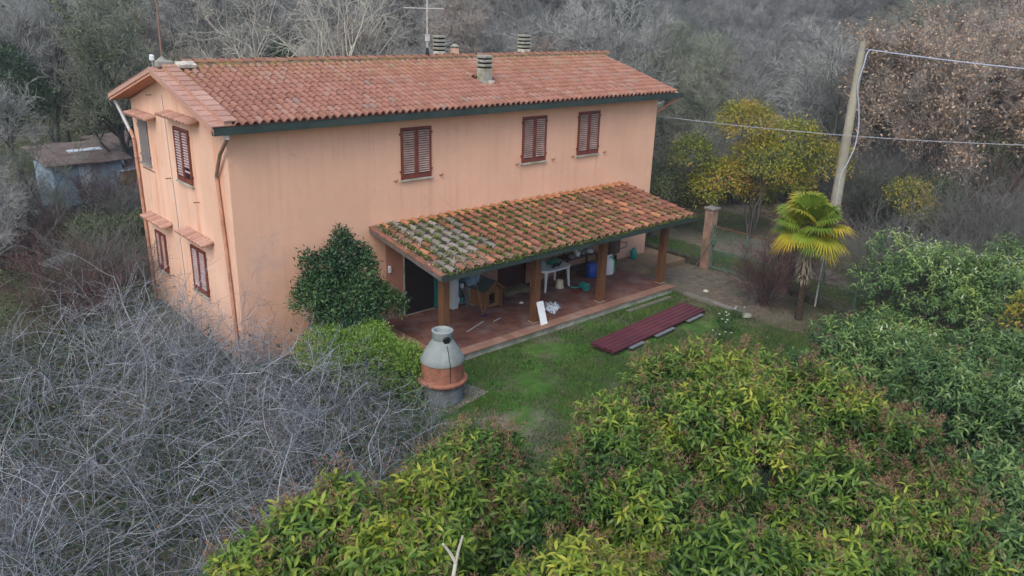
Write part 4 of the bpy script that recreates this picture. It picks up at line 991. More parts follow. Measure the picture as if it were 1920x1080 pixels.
# crazy paving right of the terrace
pv = thing('stone_paving', None, None, (0, 0, 0)); tag(pv, kind='structure')
rs = random.Random(9)
for i in range(6):
    for j in range(7):
        cx_, cy_2 = 14.3 + i * .44 + rs.uniform(-.06, .06), -5.4 + j * .52 + rs.uniform(-.08, .08)
        n = rs.randint(5, 7); r = rs.uniform(.19, .235); pol = [(cx_ + r * rs.uniform(.85, 1.1) * math.cos(6.283 * a / n + i), cy_2 + r * rs.uniform(.95, 1.15) * math.sin(6.283 * a / n + i)) for a in range(n)]
        MB().prism(pol, -.34, -.242 + rs.uniform(-.014, .010), 'xy').build('paving_stone', M['stone'], pv)
for (x, y, r, lab) in ((2.75, -2.85, .13, 'round pale stone at the left edge of the terrace'), (14.9, -3.9, .10, 'flat pale stone lying on the dirt right of the terrace'), (13.9, -6.2, .16, 'grey rock beside the white flowers near the sheets')):
    rg_ = np.random.default_rng(int(x * 10)); b = MB(); b.lathe([(r * .6, 0), (r, r * .3), (r * .8, r * .7), (r * .3, r * .9)], 10, wob=.3, seed=int(x)); q = b.build('loose_stone', M['slab_edge'], None, (x, y, hz(x, y) - .01), smooth=True); tag(q, lab, 'stone')

# utility pole and cables
up_ = thing('utility_pole', 'tall tapering concrete utility pole behind the palm tree', 'utility pole', (22.31, -4.41, -.3))
MB().cyl((0, 0, 0), (0, 0, 8.35), .24, .125, 18).build('pole_shaft', M['polec'], up_, smooth=True)
for z in (2.2, 3.6, 8.05): MB().cyl((0, 0, z), (0, 0, z + .03), .245 - z * .0138, .245 - z * .0138, 18).build('steel_band', M['metal'], up_)
MB().cyl((.0, 0, 8.1), (.22, -.2, 8.06), .02, .02, 6).build('bracket', M['metal'], up_)
dv = Vector((.10, -.17, 0))
pts = [(.25, -.2, 8.06), (.05, -.19, 7.9), (-.05, -.2, 7.5), (-.14, -.14, 6.8), (-.02, -.22, 6.2), (.15, -.30, 5.4), (.10, -.33, 4.6), (-.05, -.22, 3.9), (-.17, -.1, 3.4), (-.2, -.1, 2.4), (-.22, -.1, 0.5)]
pts2 = []
for i in range(len(pts) - 1):
    p0, p1, p2, p3 = [Vector(pts[max(0, min(len(pts) - 1, k))]) for k in (i - 1, i, i + 1, i + 2)]
    for t in (0, .25, .5, .75): pts2.append(tuple(.5 * ((2 * p1) + (-p0 + p2) * t + (2 * p0 - 5 * p1 + 4 * p2 - p3) * t * t + (-p0 + 3 * p1 - 3 * p2 + p3) * t ** 3)))
pts2.append(pts[-1]); MB().tube(pts2, .024, 6).build('hanging_cable', M['wire'], up_, smooth=True)
def cable(name, a, b, sag, r, lab, mat):
    a, b = Vector(a), Vector(b); pts = [tuple(a.lerp(b, t) - Vector((0, 0, sag * 4 * t * (1 - t)))) for t in np.linspace(0, 1, 40)]
    o = MB().tube(pts, r, 5).build(name, mat, None, smooth=True); tag(o, lab, 'cable')
cable('overhead_cable', (22.53, -4.61, 7.76), (37.0, -27.0, 8.2), .8, .022, 'thick pale overhead cable running right from the pole top', M['wire'])
cable('overhead_cable', (16.30, 1.0, 5.2), (28.2, -13.5, 5.0), .35, .014, 'thin overhead cable crossing in front of the golden tree', M['wiredark'])

# ------------------------------------------------------------------ sheds at the left
def shed():
    s = thing('garden_shed', 'low shack of blue painted sheets under a brown fibre roof', 'shed', (.1, 18.5, hz(0, 18.4)), R(3))
    xs_ = [0, .5, 1.0, 1.5, 2.1, 2.8]
    for i in range(5):
        m_ = M['shed_light'] if i == 2 else M['shed']; h = 2.2
        MB().box((xs_[i] + .01, -.03 * (i % 2), (0, .02, -.1, .1, .05)[i]), (xs_[i + 1] - .01, .03, h)).build('wall_panel', m_, s)
    MB().box((0, .0302, 0), (.04, 2.6, 2.1)).build('side_wall', M['shed'], s); MB().box((2.76, .0302, 0), (2.8, 2.6, 2.1)).build('side_wall', M['shed'], s)
    for i in range(4):
        q = MB().box((-.3 + i * .87, -.28, 0), (.55 + i * .87, 3.0, .05), None).build('roof_sheet', M['shed_roof'] , s, (0, 0, 2.26 + .02 * (i % 2)), (R(7), 0, 0))
    q = MB().box((1.2, 1.2, 0), (2.6, 1.55, .04)).build('pale_roof_patch', M['shed_light'], s, (0, 0, 2.34), (R(7), 0, R(4)))
    return s
shed()
s = thing('garden_shed', 'second blue shed partly hidden behind the farmhouse gable', 'shed', (4.0, 21.5, hz(4, 21)), .4)
MB().box((0, 0, 0), (2.6, .04, 2.3)).build('wall_panel', M['shed'], s); MB().box((0, .0402, 0), (.04, 2.5, 2.3)).build('side_wall', M['shed'], s); MB().box((-.3, -.4, 2.32), (2.9, 2.8, 2.38)).build('roof_sheet', M['shed_roof'], s, None, (R(3), 0, 0)); MB().box((.5, -.03, 1.5), (1.1, -.001, 2.0)).build('window', M['dark'], s)
o = thing('old_cupboard', 'white and ochre old cupboard standing outside between the two sheds', 'cupboard', (2.85, 18.6, hz(2.8, 18.6)), .35)
MB().box((0, 0, 0), (.75, .4, 1.05)).build('cupboard_body', M['shed_light'], o); MB().box((-.05, -.05, 1.052), (.85, .5, 1.7)).build('upper_box', simple('ochre', (.20, .17, .07), .9, .3, 4), o); MB().box((-.1, -.1, 1.702), (.9, .5, 1.74)).build('top_sheet', M['shed_light'], o)
o = thing('sheet_table', 'tilted pale metal sheet on posts among the undergrowth left', 'table', (-2.2, 9.0, hz(-2.2, 9)), .5)
MB().box((-.45, -.28, 0), (.62, .28, .03)).build('top_sheet', M['metal'], o, (0, 0, 1.05), (R(10), R(-4), 0))
for a, b_ in ((-.45, -.3), (.65, -.3), (-.45, .3), (.65, .3)): MB().cyl((a, b_, 0), (a, b_, 1.0), .03, .03, 6).build('leg', M['greywood'], o)
o = thing('green_netting', 'low dark green netting strung before the blue sheds', 'netting', (-1.2, 16.6, hz(0, 17)), .42)
MB().box((0, 0, .05), (5.5, .015, .75)).build('net_panel', simple('green_net', (.02, .06, .045), .9, .4, 6), o)
for i in range(5): MB().cyl((i * 1.37, .03, 0), (i * 1.37, .03, .9), .02, .02, 6).build('stake', M['greywood'], o)
# ------------------------------------------------------------------ vegetation
def at(px, s):
    """point on the ground in the column of photo pixel px, s metres ahead of the camera"""
    tn = (px - 960) / 1506.8 * (.942 + .336 * 8.0 / s)
    return CAM[0] + s * FX + tn * s * FY, CAM[1] + s * FY - tn * s * FX
def blob_points(rg, lobes, n, shell=.4, low=-.5):
    lobes = np.array(lobes, float); w_ = lobes[:, 3] * lobes[:, 4]; w_ = w_ / w_.sum()
    i = rg.choice(len(lobes), n, p=w_); d = norm(rg.normal(0, 1, (n, 3)))
    d[:, 2] = np.where(d[:, 2] < low, -d[:, 2], d[:, 2])
    k = 1 - shell * rg.random(n) ** 1.5
    rad = np.stack([lobes[i, 3], lobes[i, 3], lobes[i, 4]], 1)
    P = lobes[i, :3] + d * rad * k[:, None]
    inside = np.zeros(n, bool)
    for L in lobes: inside |= (((P - L[:3]) / np.array([L[3], L[3], L[4]])) ** 2).sum(1) < .62 ** 2
    keep = ~inside
    return P[keep], norm(d / rad)[keep], k[keep]
def lobes_of(rg, r, h, z0, n=7, k=.5):
    L = [(0, 0, z0 + h / 2, r * .75, h * .5)]
    for i in range(n):
        a = 6.283 * i / n + rg.uniform(-.4, .4); q = r * rg.uniform(.45, .7); rr = r * rg.uniform(k * .7, k * 1.15)
        L.append((q * math.cos(a), q * math.sin(a), z0 + h * rg.uniform(.35, .85), rr, rr * rg.uniform(.7, 1.0)))
    return L
def crown_mesh(name, rg, lobes, n, size, mat, tpl=LEAF5, droop=.2, tint=(.45, .25), shell=.4, cluster=1, spread=.12, outw=.6, low=-.5, clump=.12):
    P, Nn, k = blob_points(rg, lobes, n, shell, low)
    if cluster > 1:
        P = np.repeat(P, cluster, 0); Nn = np.repeat(Nn, cluster, 0); k = np.repeat(k, cluster)
        ct = np.repeat(rg.normal(0, .12, len(P) // cluster), cluster)
        P = P + rg.normal(0, spread, P.shape)
    else: ct = 0
    d = norm(Nn * outw + rg.normal(0, .55, P.shape) + np.array([0, 0, -droop]))
    up = norm(Nn + np.array([0, 0, .8]) + rg.normal(0, .35, P.shape))
    t = np.clip(rg.normal(tint[0], tint[1], len(P)) * .8 + ct, 0, 1)
    ph_ = rg.uniform(0, 6, 3); t = np.clip(t + clump * (np.sin(P[:, 0] * 2.1 + ph_[0]) + np.sin(P[:, 1] * 2.4 + ph_[1]) + np.sin(P[:, 2] * 2.9 + ph_[2])), 0, 1)
    V_, F_, T_ = scatter(tpl, P, d, up, size * rg.uniform(.65, 1.25, len(P)), t)
    return np_mesh(name, V_, F_, mat, T_)
def trunk_mesh(name, rg, h, r, mat, stems=1, limbs=6, lean=.12, spread=.1, K=8, tmin=.4, ll=.5):
    base = np.concatenate([rg.normal(0, spread, (stems, 2)), np.full((stems, 1), -.2)], 1)
    d = np.concatenate([rg.normal(0, lean, (stems, 2)) + base[:, :2] * .5, np.ones((stems, 1))], 1)
    P = walk(rg, base, d, np.full(stems, h + .2) * rg.uniform(.85, 1.1, stems), K, .05, .08); Rr = r * np.linspace(1, .35, K)[None] * np.ones((stems, 1))
    C, RC = branch(rg, P, Rr, limbs, h * ll, 6, (.4, 1.0), tmin, .1, .15, .55, .3)
    V1, F1 = tubes(P, Rr, 8); V2, F2 = tubes(C, RC, 5)
    return np_mesh(name, np.concatenate([V1, V2]), np.concatenate([F1, F2 + len(V1)]), mat, smooth=True)

def shrub(name, lab, cat, x, y, lobes, n, size, leaf, seed, trunk_h=1.0, trunk_r=.05, stems=3, group=None, part='foliage', rz=0, **kw):
    rg_ = np.random.default_rng(seed)
    t = thing(name, lab, cat, (x, y, hz(x, y)), rz, group)
    link('trunk', trunk_mesh('trunk', rg_, trunk_h, trunk_r, M['limb'], stems), t)
    link(part, crown_mesh(part, rg_, lobes, n, size, leaf, **kw), t)
    return t

# ---- privet hedge trees in the foreground
def privet(lab, x, y, lobes, n, seed, leaf=None, size=.145, pan=.12, tintc=.48, group=None, cl=9, sprd=.10, tpl=None):
    rg_ = np.random.default_rng(seed); leaf = leaf or M['privet']
    t = thing('privet_tree', lab, 'tree', (x, y, hz(x, y)), 0, group)
    link('trunk', trunk_mesh('trunk', rg_, min(2.6, .55 * max(L_[2] + L_[4] for L_ in lobes)), .06, M['limb'], 3, 9, .15, .15, ll=.45), t)
    P, Nn, k = blob_points(rg_, lobes, n, .38, -.35)
    # sprigs: leaves radiating around an outward pointing shoot, drooping
    S = len(P); ax = norm(Nn * .7 + np.array([0, 0, .6]) + rg_.normal(0, .3, (S, 3)))
    clump = np.sin(P[:, 0] * 2.3 + seed) * np.sin(P[:, 1] * 2.1 + 1.7 * seed) * np.cos(P[:, 2] * 2.2)
    P2 = np.repeat(P, cl, 0); A2 = np.repeat(ax, cl, 0)
    ph = np.tile(np.arange(cl) * 2.4, S) + np.repeat(rg_.uniform(0, 6.28, S), cl); lv = np.tile(np.linspace(0, 1, cl), S)
    e1 = norm(np.cross(A2, np.array([.31, .22, .93]))); e2 = np.cross(A2, e1)
    rad = np.cos(ph)[:, None] * e1 + np.sin(ph)[:, None] * e2
    d = rad * (1.0 - .45 * lv)[:, None] + A2 * (.15 + .75 * lv)[:, None] + np.array([0, 0, -.42]) + rg_.normal(0, .18, P2.shape)
    base = P2 + A2 * (lv * sprd * 1.6)[:, None] + rg_.normal(0, sprd * .15, P2.shape)
    tint = tintc - .07 + .24 * np.repeat(clump, cl) + .20 * (lv - .4) + np.repeat(rg_.normal(0, .10, S), cl) + rg_.normal(0, .07, len(P2)) + .30 * (np.repeat(Nn[:, 2], cl) - .45) + .8 * (np.repeat(k, cl) - .88)  # young outer leaves yellower; lit tops and shaded gaps also painted into tint
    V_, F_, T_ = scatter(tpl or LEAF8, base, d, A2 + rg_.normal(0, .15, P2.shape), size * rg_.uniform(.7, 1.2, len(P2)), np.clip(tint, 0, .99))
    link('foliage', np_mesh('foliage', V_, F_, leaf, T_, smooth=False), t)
    # dry brown flower panicles standing on the shoots
    if pan:
        top = Nn[:, 2] > -.1; idx = np.where(top)[0]; idx = rg_.choice(idx, int(len(idx) * pan * .62)); m_ = 34
        Pb = np.repeat(P[idx] + ax[idx] * sprd * 2.0, m_, 0); Ab = np.repeat(norm(ax[idx] + np.array([0, 0, .5])), m_, 0)
        q = rg_.random(len(Pb)); rr = .062 * (1 - .6 * q); b_ = Pb + Ab * (q * .19)[:, None] + rg_.normal(0, 1, Pb.shape) * rr[:, None] * .75
        TP = (np.array([(0, 0, 0), (-.09, .5, .0), (.09, .5, .0), (0, 1, 0)]), LEAF2[1])
        V_, F_, T_ = scatter(TP, b_, Ab * .9 + rg_.normal(0, .6, Pb.shape), rg_.normal(0, 1, Pb.shape), rg_.uniform(.03, .07, len(Pb)), rg_.random(len(Pb)))
        link('flower_panicles', np_mesh('flower_panicles', V_, F_, M['panicle'], T_), t)['kind'] = 'stuff'
    return t
def crown_at(u, v, dep):
    """centre of a crown standing dep metres ahead of the camera in the direction of photo pixel (u, v)"""
    q = Vector(CAM) + dep * (Fv + (u - 960) / 1506.8 * Rv - (v - 540) / 1506.8 * Uv); return q
HEDGE = [  # label, u, v, radius px, depth, base tint, panicle share
    ('large rounded privet crown facing the maroon metal sheets', 1320, 745, 165, 14.6, .50, .30),
    ('bright privet crown in the middle of the hedge, the roundest mound', 1400, 815, 160, 12.6, .54, .22),
    ('privet crown with a bright top left of the roundest mound', 1165, 850, 135, 12.2, .48, .30),
    ('privet crown far back just before the grey-green shrubs', 1535, 765, 130, 14.2, .48, .35),
    ('privet crown full of brown panicles beside the grey-green privets', 1690, 850, 115, 13.2, .42, .55),
    ('lower right privet crown thick with brown panicles', 1735, 985, 125, 11.4, .42, .50),
    ('privet crown nearest the round masonry grill', 885, 868, 115, 12.3, .42, .35),
    ('privet crown behind the pale forked twig', 815, 955, 140, 10.6, .50, .22),
    ('yellowish privet crown second from the left end of the hedge', 640, 1000, 160, 9.7, .52, .30),
    ('yellow-green privet crown at the bottom left corner of the hedge', 480, 1100, 150, 8.7, .52, .25),
    ('privet crown at the bottom with the forked twig in front', 740, 1085, 160, 8.7, .56, .18),
    ('privet crown at the bottom centre with bright yellow drooping leaves', 1080, 1115, 160, 8.7, .58, .18),
    ('dark green hollow of privet at the bottom right of centre', 1380, 1085, 180, 9.3, .36, .12),
    ('privet crown between the roundest mound and the brown panicles', 1560, 930, 140, 11.4, .46, .35),
    ('dark green privet between the forked twig and the middle mounds', 990, 985, 125, 11.0, .34, .20),
    ('green privet crown below the two middle mounds', 1235, 965, 145, 11.0, .43, .25),
    ('privet crown at the bottom edge just left of the darker privets', 1600, 1110, 165, 9.5, .42, .30),
]
for q_, (lab, u, v, rp_, dep, tc, pan_) in enumerate(HEDGE):
    rg_ = np.random.default_rng(q_ * 7 + 3); c_ = crown_at(u, v, dep); r = rp_ * dep / 1506.8 * 1.02; g0 = hz(c_.x, c_.y); top_ = c_.z + r * .55 - g0; h = min(2.9, top_)
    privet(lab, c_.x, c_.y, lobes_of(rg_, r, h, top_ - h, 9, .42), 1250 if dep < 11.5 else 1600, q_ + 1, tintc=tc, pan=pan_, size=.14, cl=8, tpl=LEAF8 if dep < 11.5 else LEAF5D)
GREY = [
    ('grey-green privet crown behind the bright hedge near the palm', 1640, 715, 130, 18.6, .48, .03),
    ('grey-green privet crown lowest beside the flowering bulbs', 1560, 700, 75, 19.0, .5, .03),
    ('tall grey-green privet mound right of the palm tree', 1760, 553, 158, 22.8, .66, .0),
    ('grey-green privet mound touching the right edge beyond the others', 1905, 565, 150, 22.0, .60, .0),
    ('grey-green privet mass in the middle of the right side', 1790, 745, 135, 17.0, .45, .05),
    ('dark grey-green privet at the right edge below the yellow shrub', 1905, 800, 140, 15.5, .42, .0),
    ('dark privet at the right edge beside the brown panicles', 1865, 930, 130, 13.4, .42, .08),
    ('dark green privet at the bottom right corner', 1880, 1075, 150, 11.6, .42, .04),
    ('grey-green privet crown at the right edge under the small golden shrub', 1915, 690, 110, 19.0, .5, .0),
    ('grey-green privet low before the tall mound', 1690, 655, 90, 20.8, .5, .03),
]
for q_, (lab, u, v, rp_, dep, tc, pan_) in enumerate(GREY):
    rg_ = np.random.default_rng(q_ * 7 + 103); c_ = crown_at(u, v, dep); r = rp_ * dep / 1506.8 * 1.05; g0 = hz(c_.x, c_.y); top_ = c_.z + r * .55 - g0; h = min(2.8, top_)
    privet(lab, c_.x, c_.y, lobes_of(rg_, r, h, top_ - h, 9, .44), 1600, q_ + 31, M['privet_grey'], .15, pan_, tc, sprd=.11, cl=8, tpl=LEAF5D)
shrub('golden_shrub', 'small golden yellow shrub at the right edge among the privets', 'shrub', 14.1, -13.7, [(0, 0, 2.6, .5, .5), (.3, .2, 2.1, .45, .5)], 700, .12, M['gold'], 31, 1.8, .04, 3, tint=(.75, .15))

# forked lichened twig in the foreground
o = thing('forked_twig', 'pale lichened forked bare twig sticking up through the hedge front', 'twig', (-4.12, -14.2, 1.88))
MB().tube([(0, 0, 0), (.03, 0, 1.2), (.02, .02, 2.15), (.05, 0, 2.42)], [.03, .025, .018, .017], 7).build('stem', M['birch'], o)
MB().tube([(.05, 0, 2.42), (.0, .02, 2.54), (-.07, .03, 2.66)], [.016, .014, .010], 7).build('twig', M['birch'], o); MB().tube([(.05, 0, 2.42), (.08, 0, 2.54), (.12, -.01, 2.68)], [.016, .014, .010], 7).build('twig', M['birch'], o)

# ---- laurel and lime shrubs by the house
rg_ = np.random.default_rng(3)
shrub('laurel_bush', 'dense dark green laurel bush against the salmon wall', 'bush', 2.40, -1.15, [(0, 0, 1.6, .8, .9), (-.75, .1, 2.1, .5, .5), (-.45, .1, 2.65, .35, .45), (.1, .2, 2.75, .38, .6), (.05, .2, 3.25, .2, .35), (.5, 0, 2.3, .45, .5), (.8, -.1, 1.6, .45, .45), (1.25, -.2, 1.35, .38, .3), (-.6, -.3, 1.3, .55, .5), (0, -.5, 1.0, .7, .6), (-.95, .2, 2.75, .14, .35), (.6, .1, 2.8, .16, .35), (-1.1, .2, 1.8, .3, .4), (1.55, -.2, 1.2, .2, .2)], 6000, .105, M['laurel'], 41, 1.6, .04, 5, cluster=6, spread=.085, tint=(.55, .25), droop=-.1, shell=.6)
shrub('lime_bush', 'bright lime green bush between the grill and the laurel', 'bush', 1.75, -3.15, [(0, 0, .75, 1.0, .85), (-.8, .5, 1.1, .7, .6), (.6, -.5, .6, .8, .7), (.9, -1.0, .25, .6, .6), (.5, .6, .9, .6, .6)], 5500, .075, M['lime'], 42, .8, .03, 5, cluster=5, spread=.06, tint=(.5, .25), droop=-.15)
# dark trailing climber at the right corner of the house
shrub('climbing_bush', 'dusky green rambling bush at the far right corner of the house', 'bush', 18.6, 1.6, [(0, 0, 1.8, 1.5, 1.8), (-1.3, -1.2, 1.7, .7, 1.5), (1.2, .6, 1.6, 1.5, 1.5), (0, .5, 3.4, 1.1, 1.1), (-1.5, -.6, 3.0, .5, .8)], 5000, .085, M['olive'], 43, 2.4, .05, 6, cluster=3, spread=.1, tint=(.4, .25))
shrub('golden_tree', 'wide golden and orange leaved tree with many thin stems beyond the gate', 'tree', 22.2, -.9, [(-.7, .4, 4.9, 1.25, .85), (.9, -.9, 4.2, 1.2, .9), (-2.3, 1.7, 3.6, .95, .7), (2.2, -1.9, 3.3, 1.0, .9), (0, -.3, 3.4, 1.6, 1.0), (-1.3, 1.0, 2.6, 1.2, .8), (1.4, -.6, 2.5, 1.2, .8), (-2.0, 1.2, 2.0, .8, .7), (.4, .3, 2.0, .9, .6)], 8000, .125, M['gold'], 44, 4.0, .05, 9, cluster=4, spread=.12, tint=(.55, .18), droop=.2, shell=.5, clump=.13)
shrub('golden_shrub', 'small yellow-green tree just right of the utility pole foot', 'shrub', 25.5, -5.8, [(0, 0, 2.4, .9, .7), (.5, -.3, 1.8, .9, .7)], 900, .10, M['gold'], 45, 2.2, .04, 4, cluster=3, tint=(.35, .25))

# ---- palm
pl_ = thing('fan_palm', 'fan palm with yellowing lower fronds on the leaf-strewn bank', 'palm', (15.09, -7.31, hz(15.09, -7.31)))
tp = [(0, 0, -.1), (.03, .05, .8), (.10, .12, 1.7), (.16, .18, 2.8), (.18, .2, 3.1)]
b = MB(); b.tube(tp, [.12, .11, .12, .14, .13], 14); b.build('trunk', M['palmtrunk'], pl_, smooth=True)
rgp = np.random.default_rng(17); n = 900
z = rgp.uniform(1.3, 3.05, n); a = rgp.uniform(0, 6.28, n); r = .13 + .05 * (z - 1.3) / 1.7
P = np.stack([.055 * z + r * np.cos(a), .062 * z + r * np.sin(a), z], 1); d = np.stack([np.cos(a), np.sin(a), rgp.uniform(-2.2, -.4, n)], 1)
TP = (np.array([(0, 0, 0), (-.04, .5, .02), (.04, .5, .02), (0, 1, -.1)]), LEAF2[1])
V_, F_, T_ = scatter(TP, P, d, np.tile([0, 0, 1.], (n, 1)), rgp.uniform(.18, .62, n) * (z / 3), rgp.random(n)); o = link('dead_fibre_skirt', np_mesh('dead_fibre_skirt', V_, F_, M['palmdead'], T_), pl_)
def frond(az, el, L, rad, tint0, rg_):
    """petiole plus a folded fan of narrow leaflets"""
    d = np.array([math.cos(az) * math.cos(el), math.sin(az) * math.cos(el), math.sin(el)]); hub = d * L + np.array([0, 0, -.06 * L])
    s_ = norm(np.cross(d, [0, 0, 1.])); u_ = np.cross(s_, d); nl = 34; V_, F_, T_ = [], [], []
    for i in range(nl):
        th = (i / (nl - 1) - .5) * 2 * R(150) * .95
        dr = math.cos(th) * d + math.sin(th) * s_; l = rad * (1 - .22 * abs(th / 2.6) ** 2) * rg_.uniform(.92, 1.04)
        fold = u_ * .12 * (1 if i % 2 else -1) * .25; tip = hub + dr * l + u_ * (.10 * math.cos(th)) - np.array([0, 0, .30 + .15 * rg_.random()]) * (l / rad) ** 2 * rad
        mid = hub + dr * l * .55 + u_ * .08 * l; pe = norm(np.cross(dr, u_)) * .034; o_ = len(V_)
        V_ += [hub, mid - pe, mid + pe + fold * .4, tip]; F_ += [(o_, o_ + 1, o_ + 2), (o_ + 1, o_ + 3, o_ + 2)]; T_ += [tint0 - .1, tint0, tint0, min(1, tint0 + .28)]
    PT = np.stack([np.zeros(3), hub * .5 + np.array([0, 0, .03]), hub])[None]; V2, F2 = tubes(PT, np.array([[.012, .01, .008]]), 4)
    nv = len(V_); return np.concatenate([np.array(V_), V2]), [np.array(F_), F2 + nv], np.clip(np.concatenate([np.array(T_), np.full(len(V2), tint0)]), 0, 1)
top = (.18, .2, 3.07)
for i in range(38):
    az = i * 2.39996; f = i / 37; el = R(86 - 128 * f ** .95 + rgp.normal(0, 7)); V_, F_, T_ = frond(az, el, (.60 + .20 * f) * rgp.uniform(.85, 1.1), .68 * rgp.uniform(.82, 1.1), float(np.clip(.40 + max(0, f - .5) * .9 + rgp.normal(0, .17), .1, .9)), rgp)
    link('frond', np_mesh('frond', V_, F_, M['palmleaf'], T_), pl_, top)
for i in range(7):
    V_, F_, T_ = frond(i * .9 + .4, R(-78), .45, .45, .5, rgp); link('dead_frond', np_mesh('dead_frond', V_, F_, M['palmdead'], T_), pl_, (top[0], top[1], 2.9))

# ---- narcissus clumps near the sheets
for k, (x, y) in enumerate(((12.9, -6.05), (12.3, -6.5), (13.6, -6.0), (11.4, -6.9))):
    rg_ = np.random.default_rng(60 + k); c = thing('bulb_clump', ['white flowering bulbs nearest the right end of the maroon sheets', 'white flowering bulbs just below the clump beside the sheets', 'white flowering bulbs closest to the dark rock by the bank', 'white flowering bulbs lowest, at the edge of the hedge'][k], 'flowers', (x, y, hz(x, y)))
    n = 60; P = np.concatenate([rg_.normal(0, .12, (n, 2)), np.zeros((n, 1))], 1); d = np.concatenate([rg_.normal(0, .35, (n, 2)), np.ones((n, 1))], 1)
    V_, F_, T_ = scatter((np.array([(0, 0, 0), (-.03, .5, 0), (.03, .5, 0), (0, 1, -.1)]), LEAF2[1]), P, d, rg_.normal(0, 1, (n, 3)), rg_.uniform(.25, .4, n), rg_.random(n)); link('leaves', np_mesh('leaves', V_, F_, M['laurel'], T_), c)['kind'] = 'stuff'
    for j in range(4):
        p_ = rg_.normal(0, .12, 2); a = np.arange(6) * 1.047; P = np.tile([p_[0], p_[1], rg_.uniform(.3, .42)], (6, 1)); d = np.stack([np.cos(a), np.sin(a), np.full(6, .25)], 1)
        V_, F_, T_ = scatter(LEAF2, P, d, np.tile([0, 0, 1.], (6, 1)), .045, rg_.random(6)); link('flower', np_mesh('flower', V_, F_, M['petal'], T_), c)

# ---- bare thicket
def cane_shrub(name_seed, n_c=26, L=4.2, up=1.0, arch=-.10, nt=10, ns=4, fine=True):
    rg_ = np.random.default_rng(name_seed)
    base = np.concatenate([rg_.normal(0, .35, (n_c, 2)), np.full((n_c, 1), -.2)], 1)
    d = np.concatenate([rg_.normal(0, .65, (n_c, 2)), np.full((n_c, 1), up)], 1)
    P = walk(rg_, base, d, L * rg_.uniform(.6, 1.0, n_c), 14, arch, .19); Rr = .015 * rg_.uniform(.6, 1.5, (n_c, 1)) * np.linspace(1, .35, 14)[None]
    C, RC = branch(rg_, P, Rr, nt, 2.1, 10, (.4, 1.2), .2, -.05, .15, .6, .35, .0055)
    D, RD = branch(rg_, C, RC, ns, .8, 6, (.4, 1.2), .15, .0, .18, .7, .5, .0038)
    V1, F1 = tubes(P, Rr, 5); V2, F2 = tubes(C, RC, 3); V3, F3 = tubes(D, RD, 3)
    tt = lambda P_, k, b: np.repeat(np.clip(rg_.beta(1.3, 1.8, len(P_)) + b, 0, 1), P_.shape[1] * k)
    return (np_mesh('canes', V1, F1, M['cane_d'], tt(P, 5, -.12), smooth=True), np_mesh('twigs', np.concatenate([V2, V3]), np.concatenate([F2, F3 + len(V2)]), M['cane'], np.concatenate([tt(C, 3, .05), tt(D, 3, -.05)])))
CM = [cane_shrub(70), cane_shrub(71), cane_shrub(72, 22, 3.6), cane_shrub(73, 20, 3.0, .8)]
THK = [(-5.6, -9.6, 0, 1.0), (-3.6, -8.4, 1, 1.0), (-1.9, -7.6, 2, .95), (-6.2, -6.6, 1, 1.05), (-4.2, -5.6, 0, 1.0), (-2.2, -4.8, 2, 1.0), (-.4, -5.6, 3, .85), (-7.6, -4.0, 0, 1.0), (-5.2, -2.6, 2, 1.05), (-3.0, -1.8, 1, 1.0), (-1.3, -2.4, 0, .85), (.3, -3.4, 3, .8), (-4.4, .8, 0, 1.0), (-2.4, 1.6, 2, .95), (-6.9, .2, 1, 1.0), (-7.4, -8.6, 2, .95), (-1.6, -.2, 3, .9), (1.3, -6.2, 3, .55), (-2.9, -10.0, 3, .9), (-6.0, 3.4, 1, .9)]
lb_near = ['beside the hedge corner', 'in the lower middle of the thicket', 'near the hedge below the lime bush', 'in the left middle of the thicket', 'in the very centre of the thicket', 'below the front corner of the house', 'in front of the lime bush', 'at the far left of the thicket', 'left of the gable wall', 'at the foot of the gable wall', 'at the front corner of the farmhouse', 'reaching up before the laurel', 'behind, below the gable windows', 'touching the lower gable window', 'at the left edge by the undergrowth', 'in the bottom left corner', 'against the gable downpipe', 'small, beside the grill', 'beside the yellow privet crown', 'farthest back beyond the gable corner']
for i, (x, y, k, s_) in enumerate(THK):
    t = thing('bare_shrub', 'tangled bare grey arching shrub ' + lb_near[i], 'shrub', (x, y, hz(x, y)), i * 1.7, 'bare tangled shrubs of the thicket'); t.scale = (s_, s_, s_ * (.85 if y < -6 else 1.12))
    link('canes', CM[k][0], t); link('twigs', CM[k][1], t)
# dark green undergrowth below the thicket
rg_ = np.random.default_rng(90); n = 60000
x = rg_.uniform(-12, 2.2, n); y = rg_.uniform(-12, 6, n); keep = (x < -.3) | (y < -.5); x, y = x[keep], y[keep]
pat = np.sin(x * 1.1 + 2) * np.cos(y * .9) + rg_.normal(0, .4, len(x)); x, y = x[pat > -.3], y[pat > -.3]
P = np.stack([x, y, height(x, y) + np.abs(rg_.normal(0, .35, len(x)))], 1)
V_, F_, T_ = scatter(LEAF2, P, rg_.normal(0, 1, P.shape), np.tile([0, 0, 1.], (len(P), 1)) + rg_.normal(0, .3, P.shape), rg_.uniform(.07, .16, len(P)), rg_.random(len(P)))
tag(link('undergrowth', np_mesh('undergrowth', V_, F_, M['ever'], T_)), 'dark green ivy undergrowth beneath the bare thicket', 'undergrowth', kind='stuff')
rg_ = np.random.default_rng(95); n = 5000; x = rg_.uniform(-9, 1.5, n); y = rg_.uniform(-10.5, 2, n); k_ = (x < -.2) | (y < -1.5); x, y = x[k_], y[k_]
P = np.stack([x, y, height(x, y) + rg_.uniform(.1, 2.0, len(x))], 1); V_, F_, T_ = scatter(LEAF2, P, rg_.normal(0, 1, P.shape), rg_.normal(0, 1, P.shape), rg_.uniform(.04, .08, len(P)), rg_.random(len(P)))
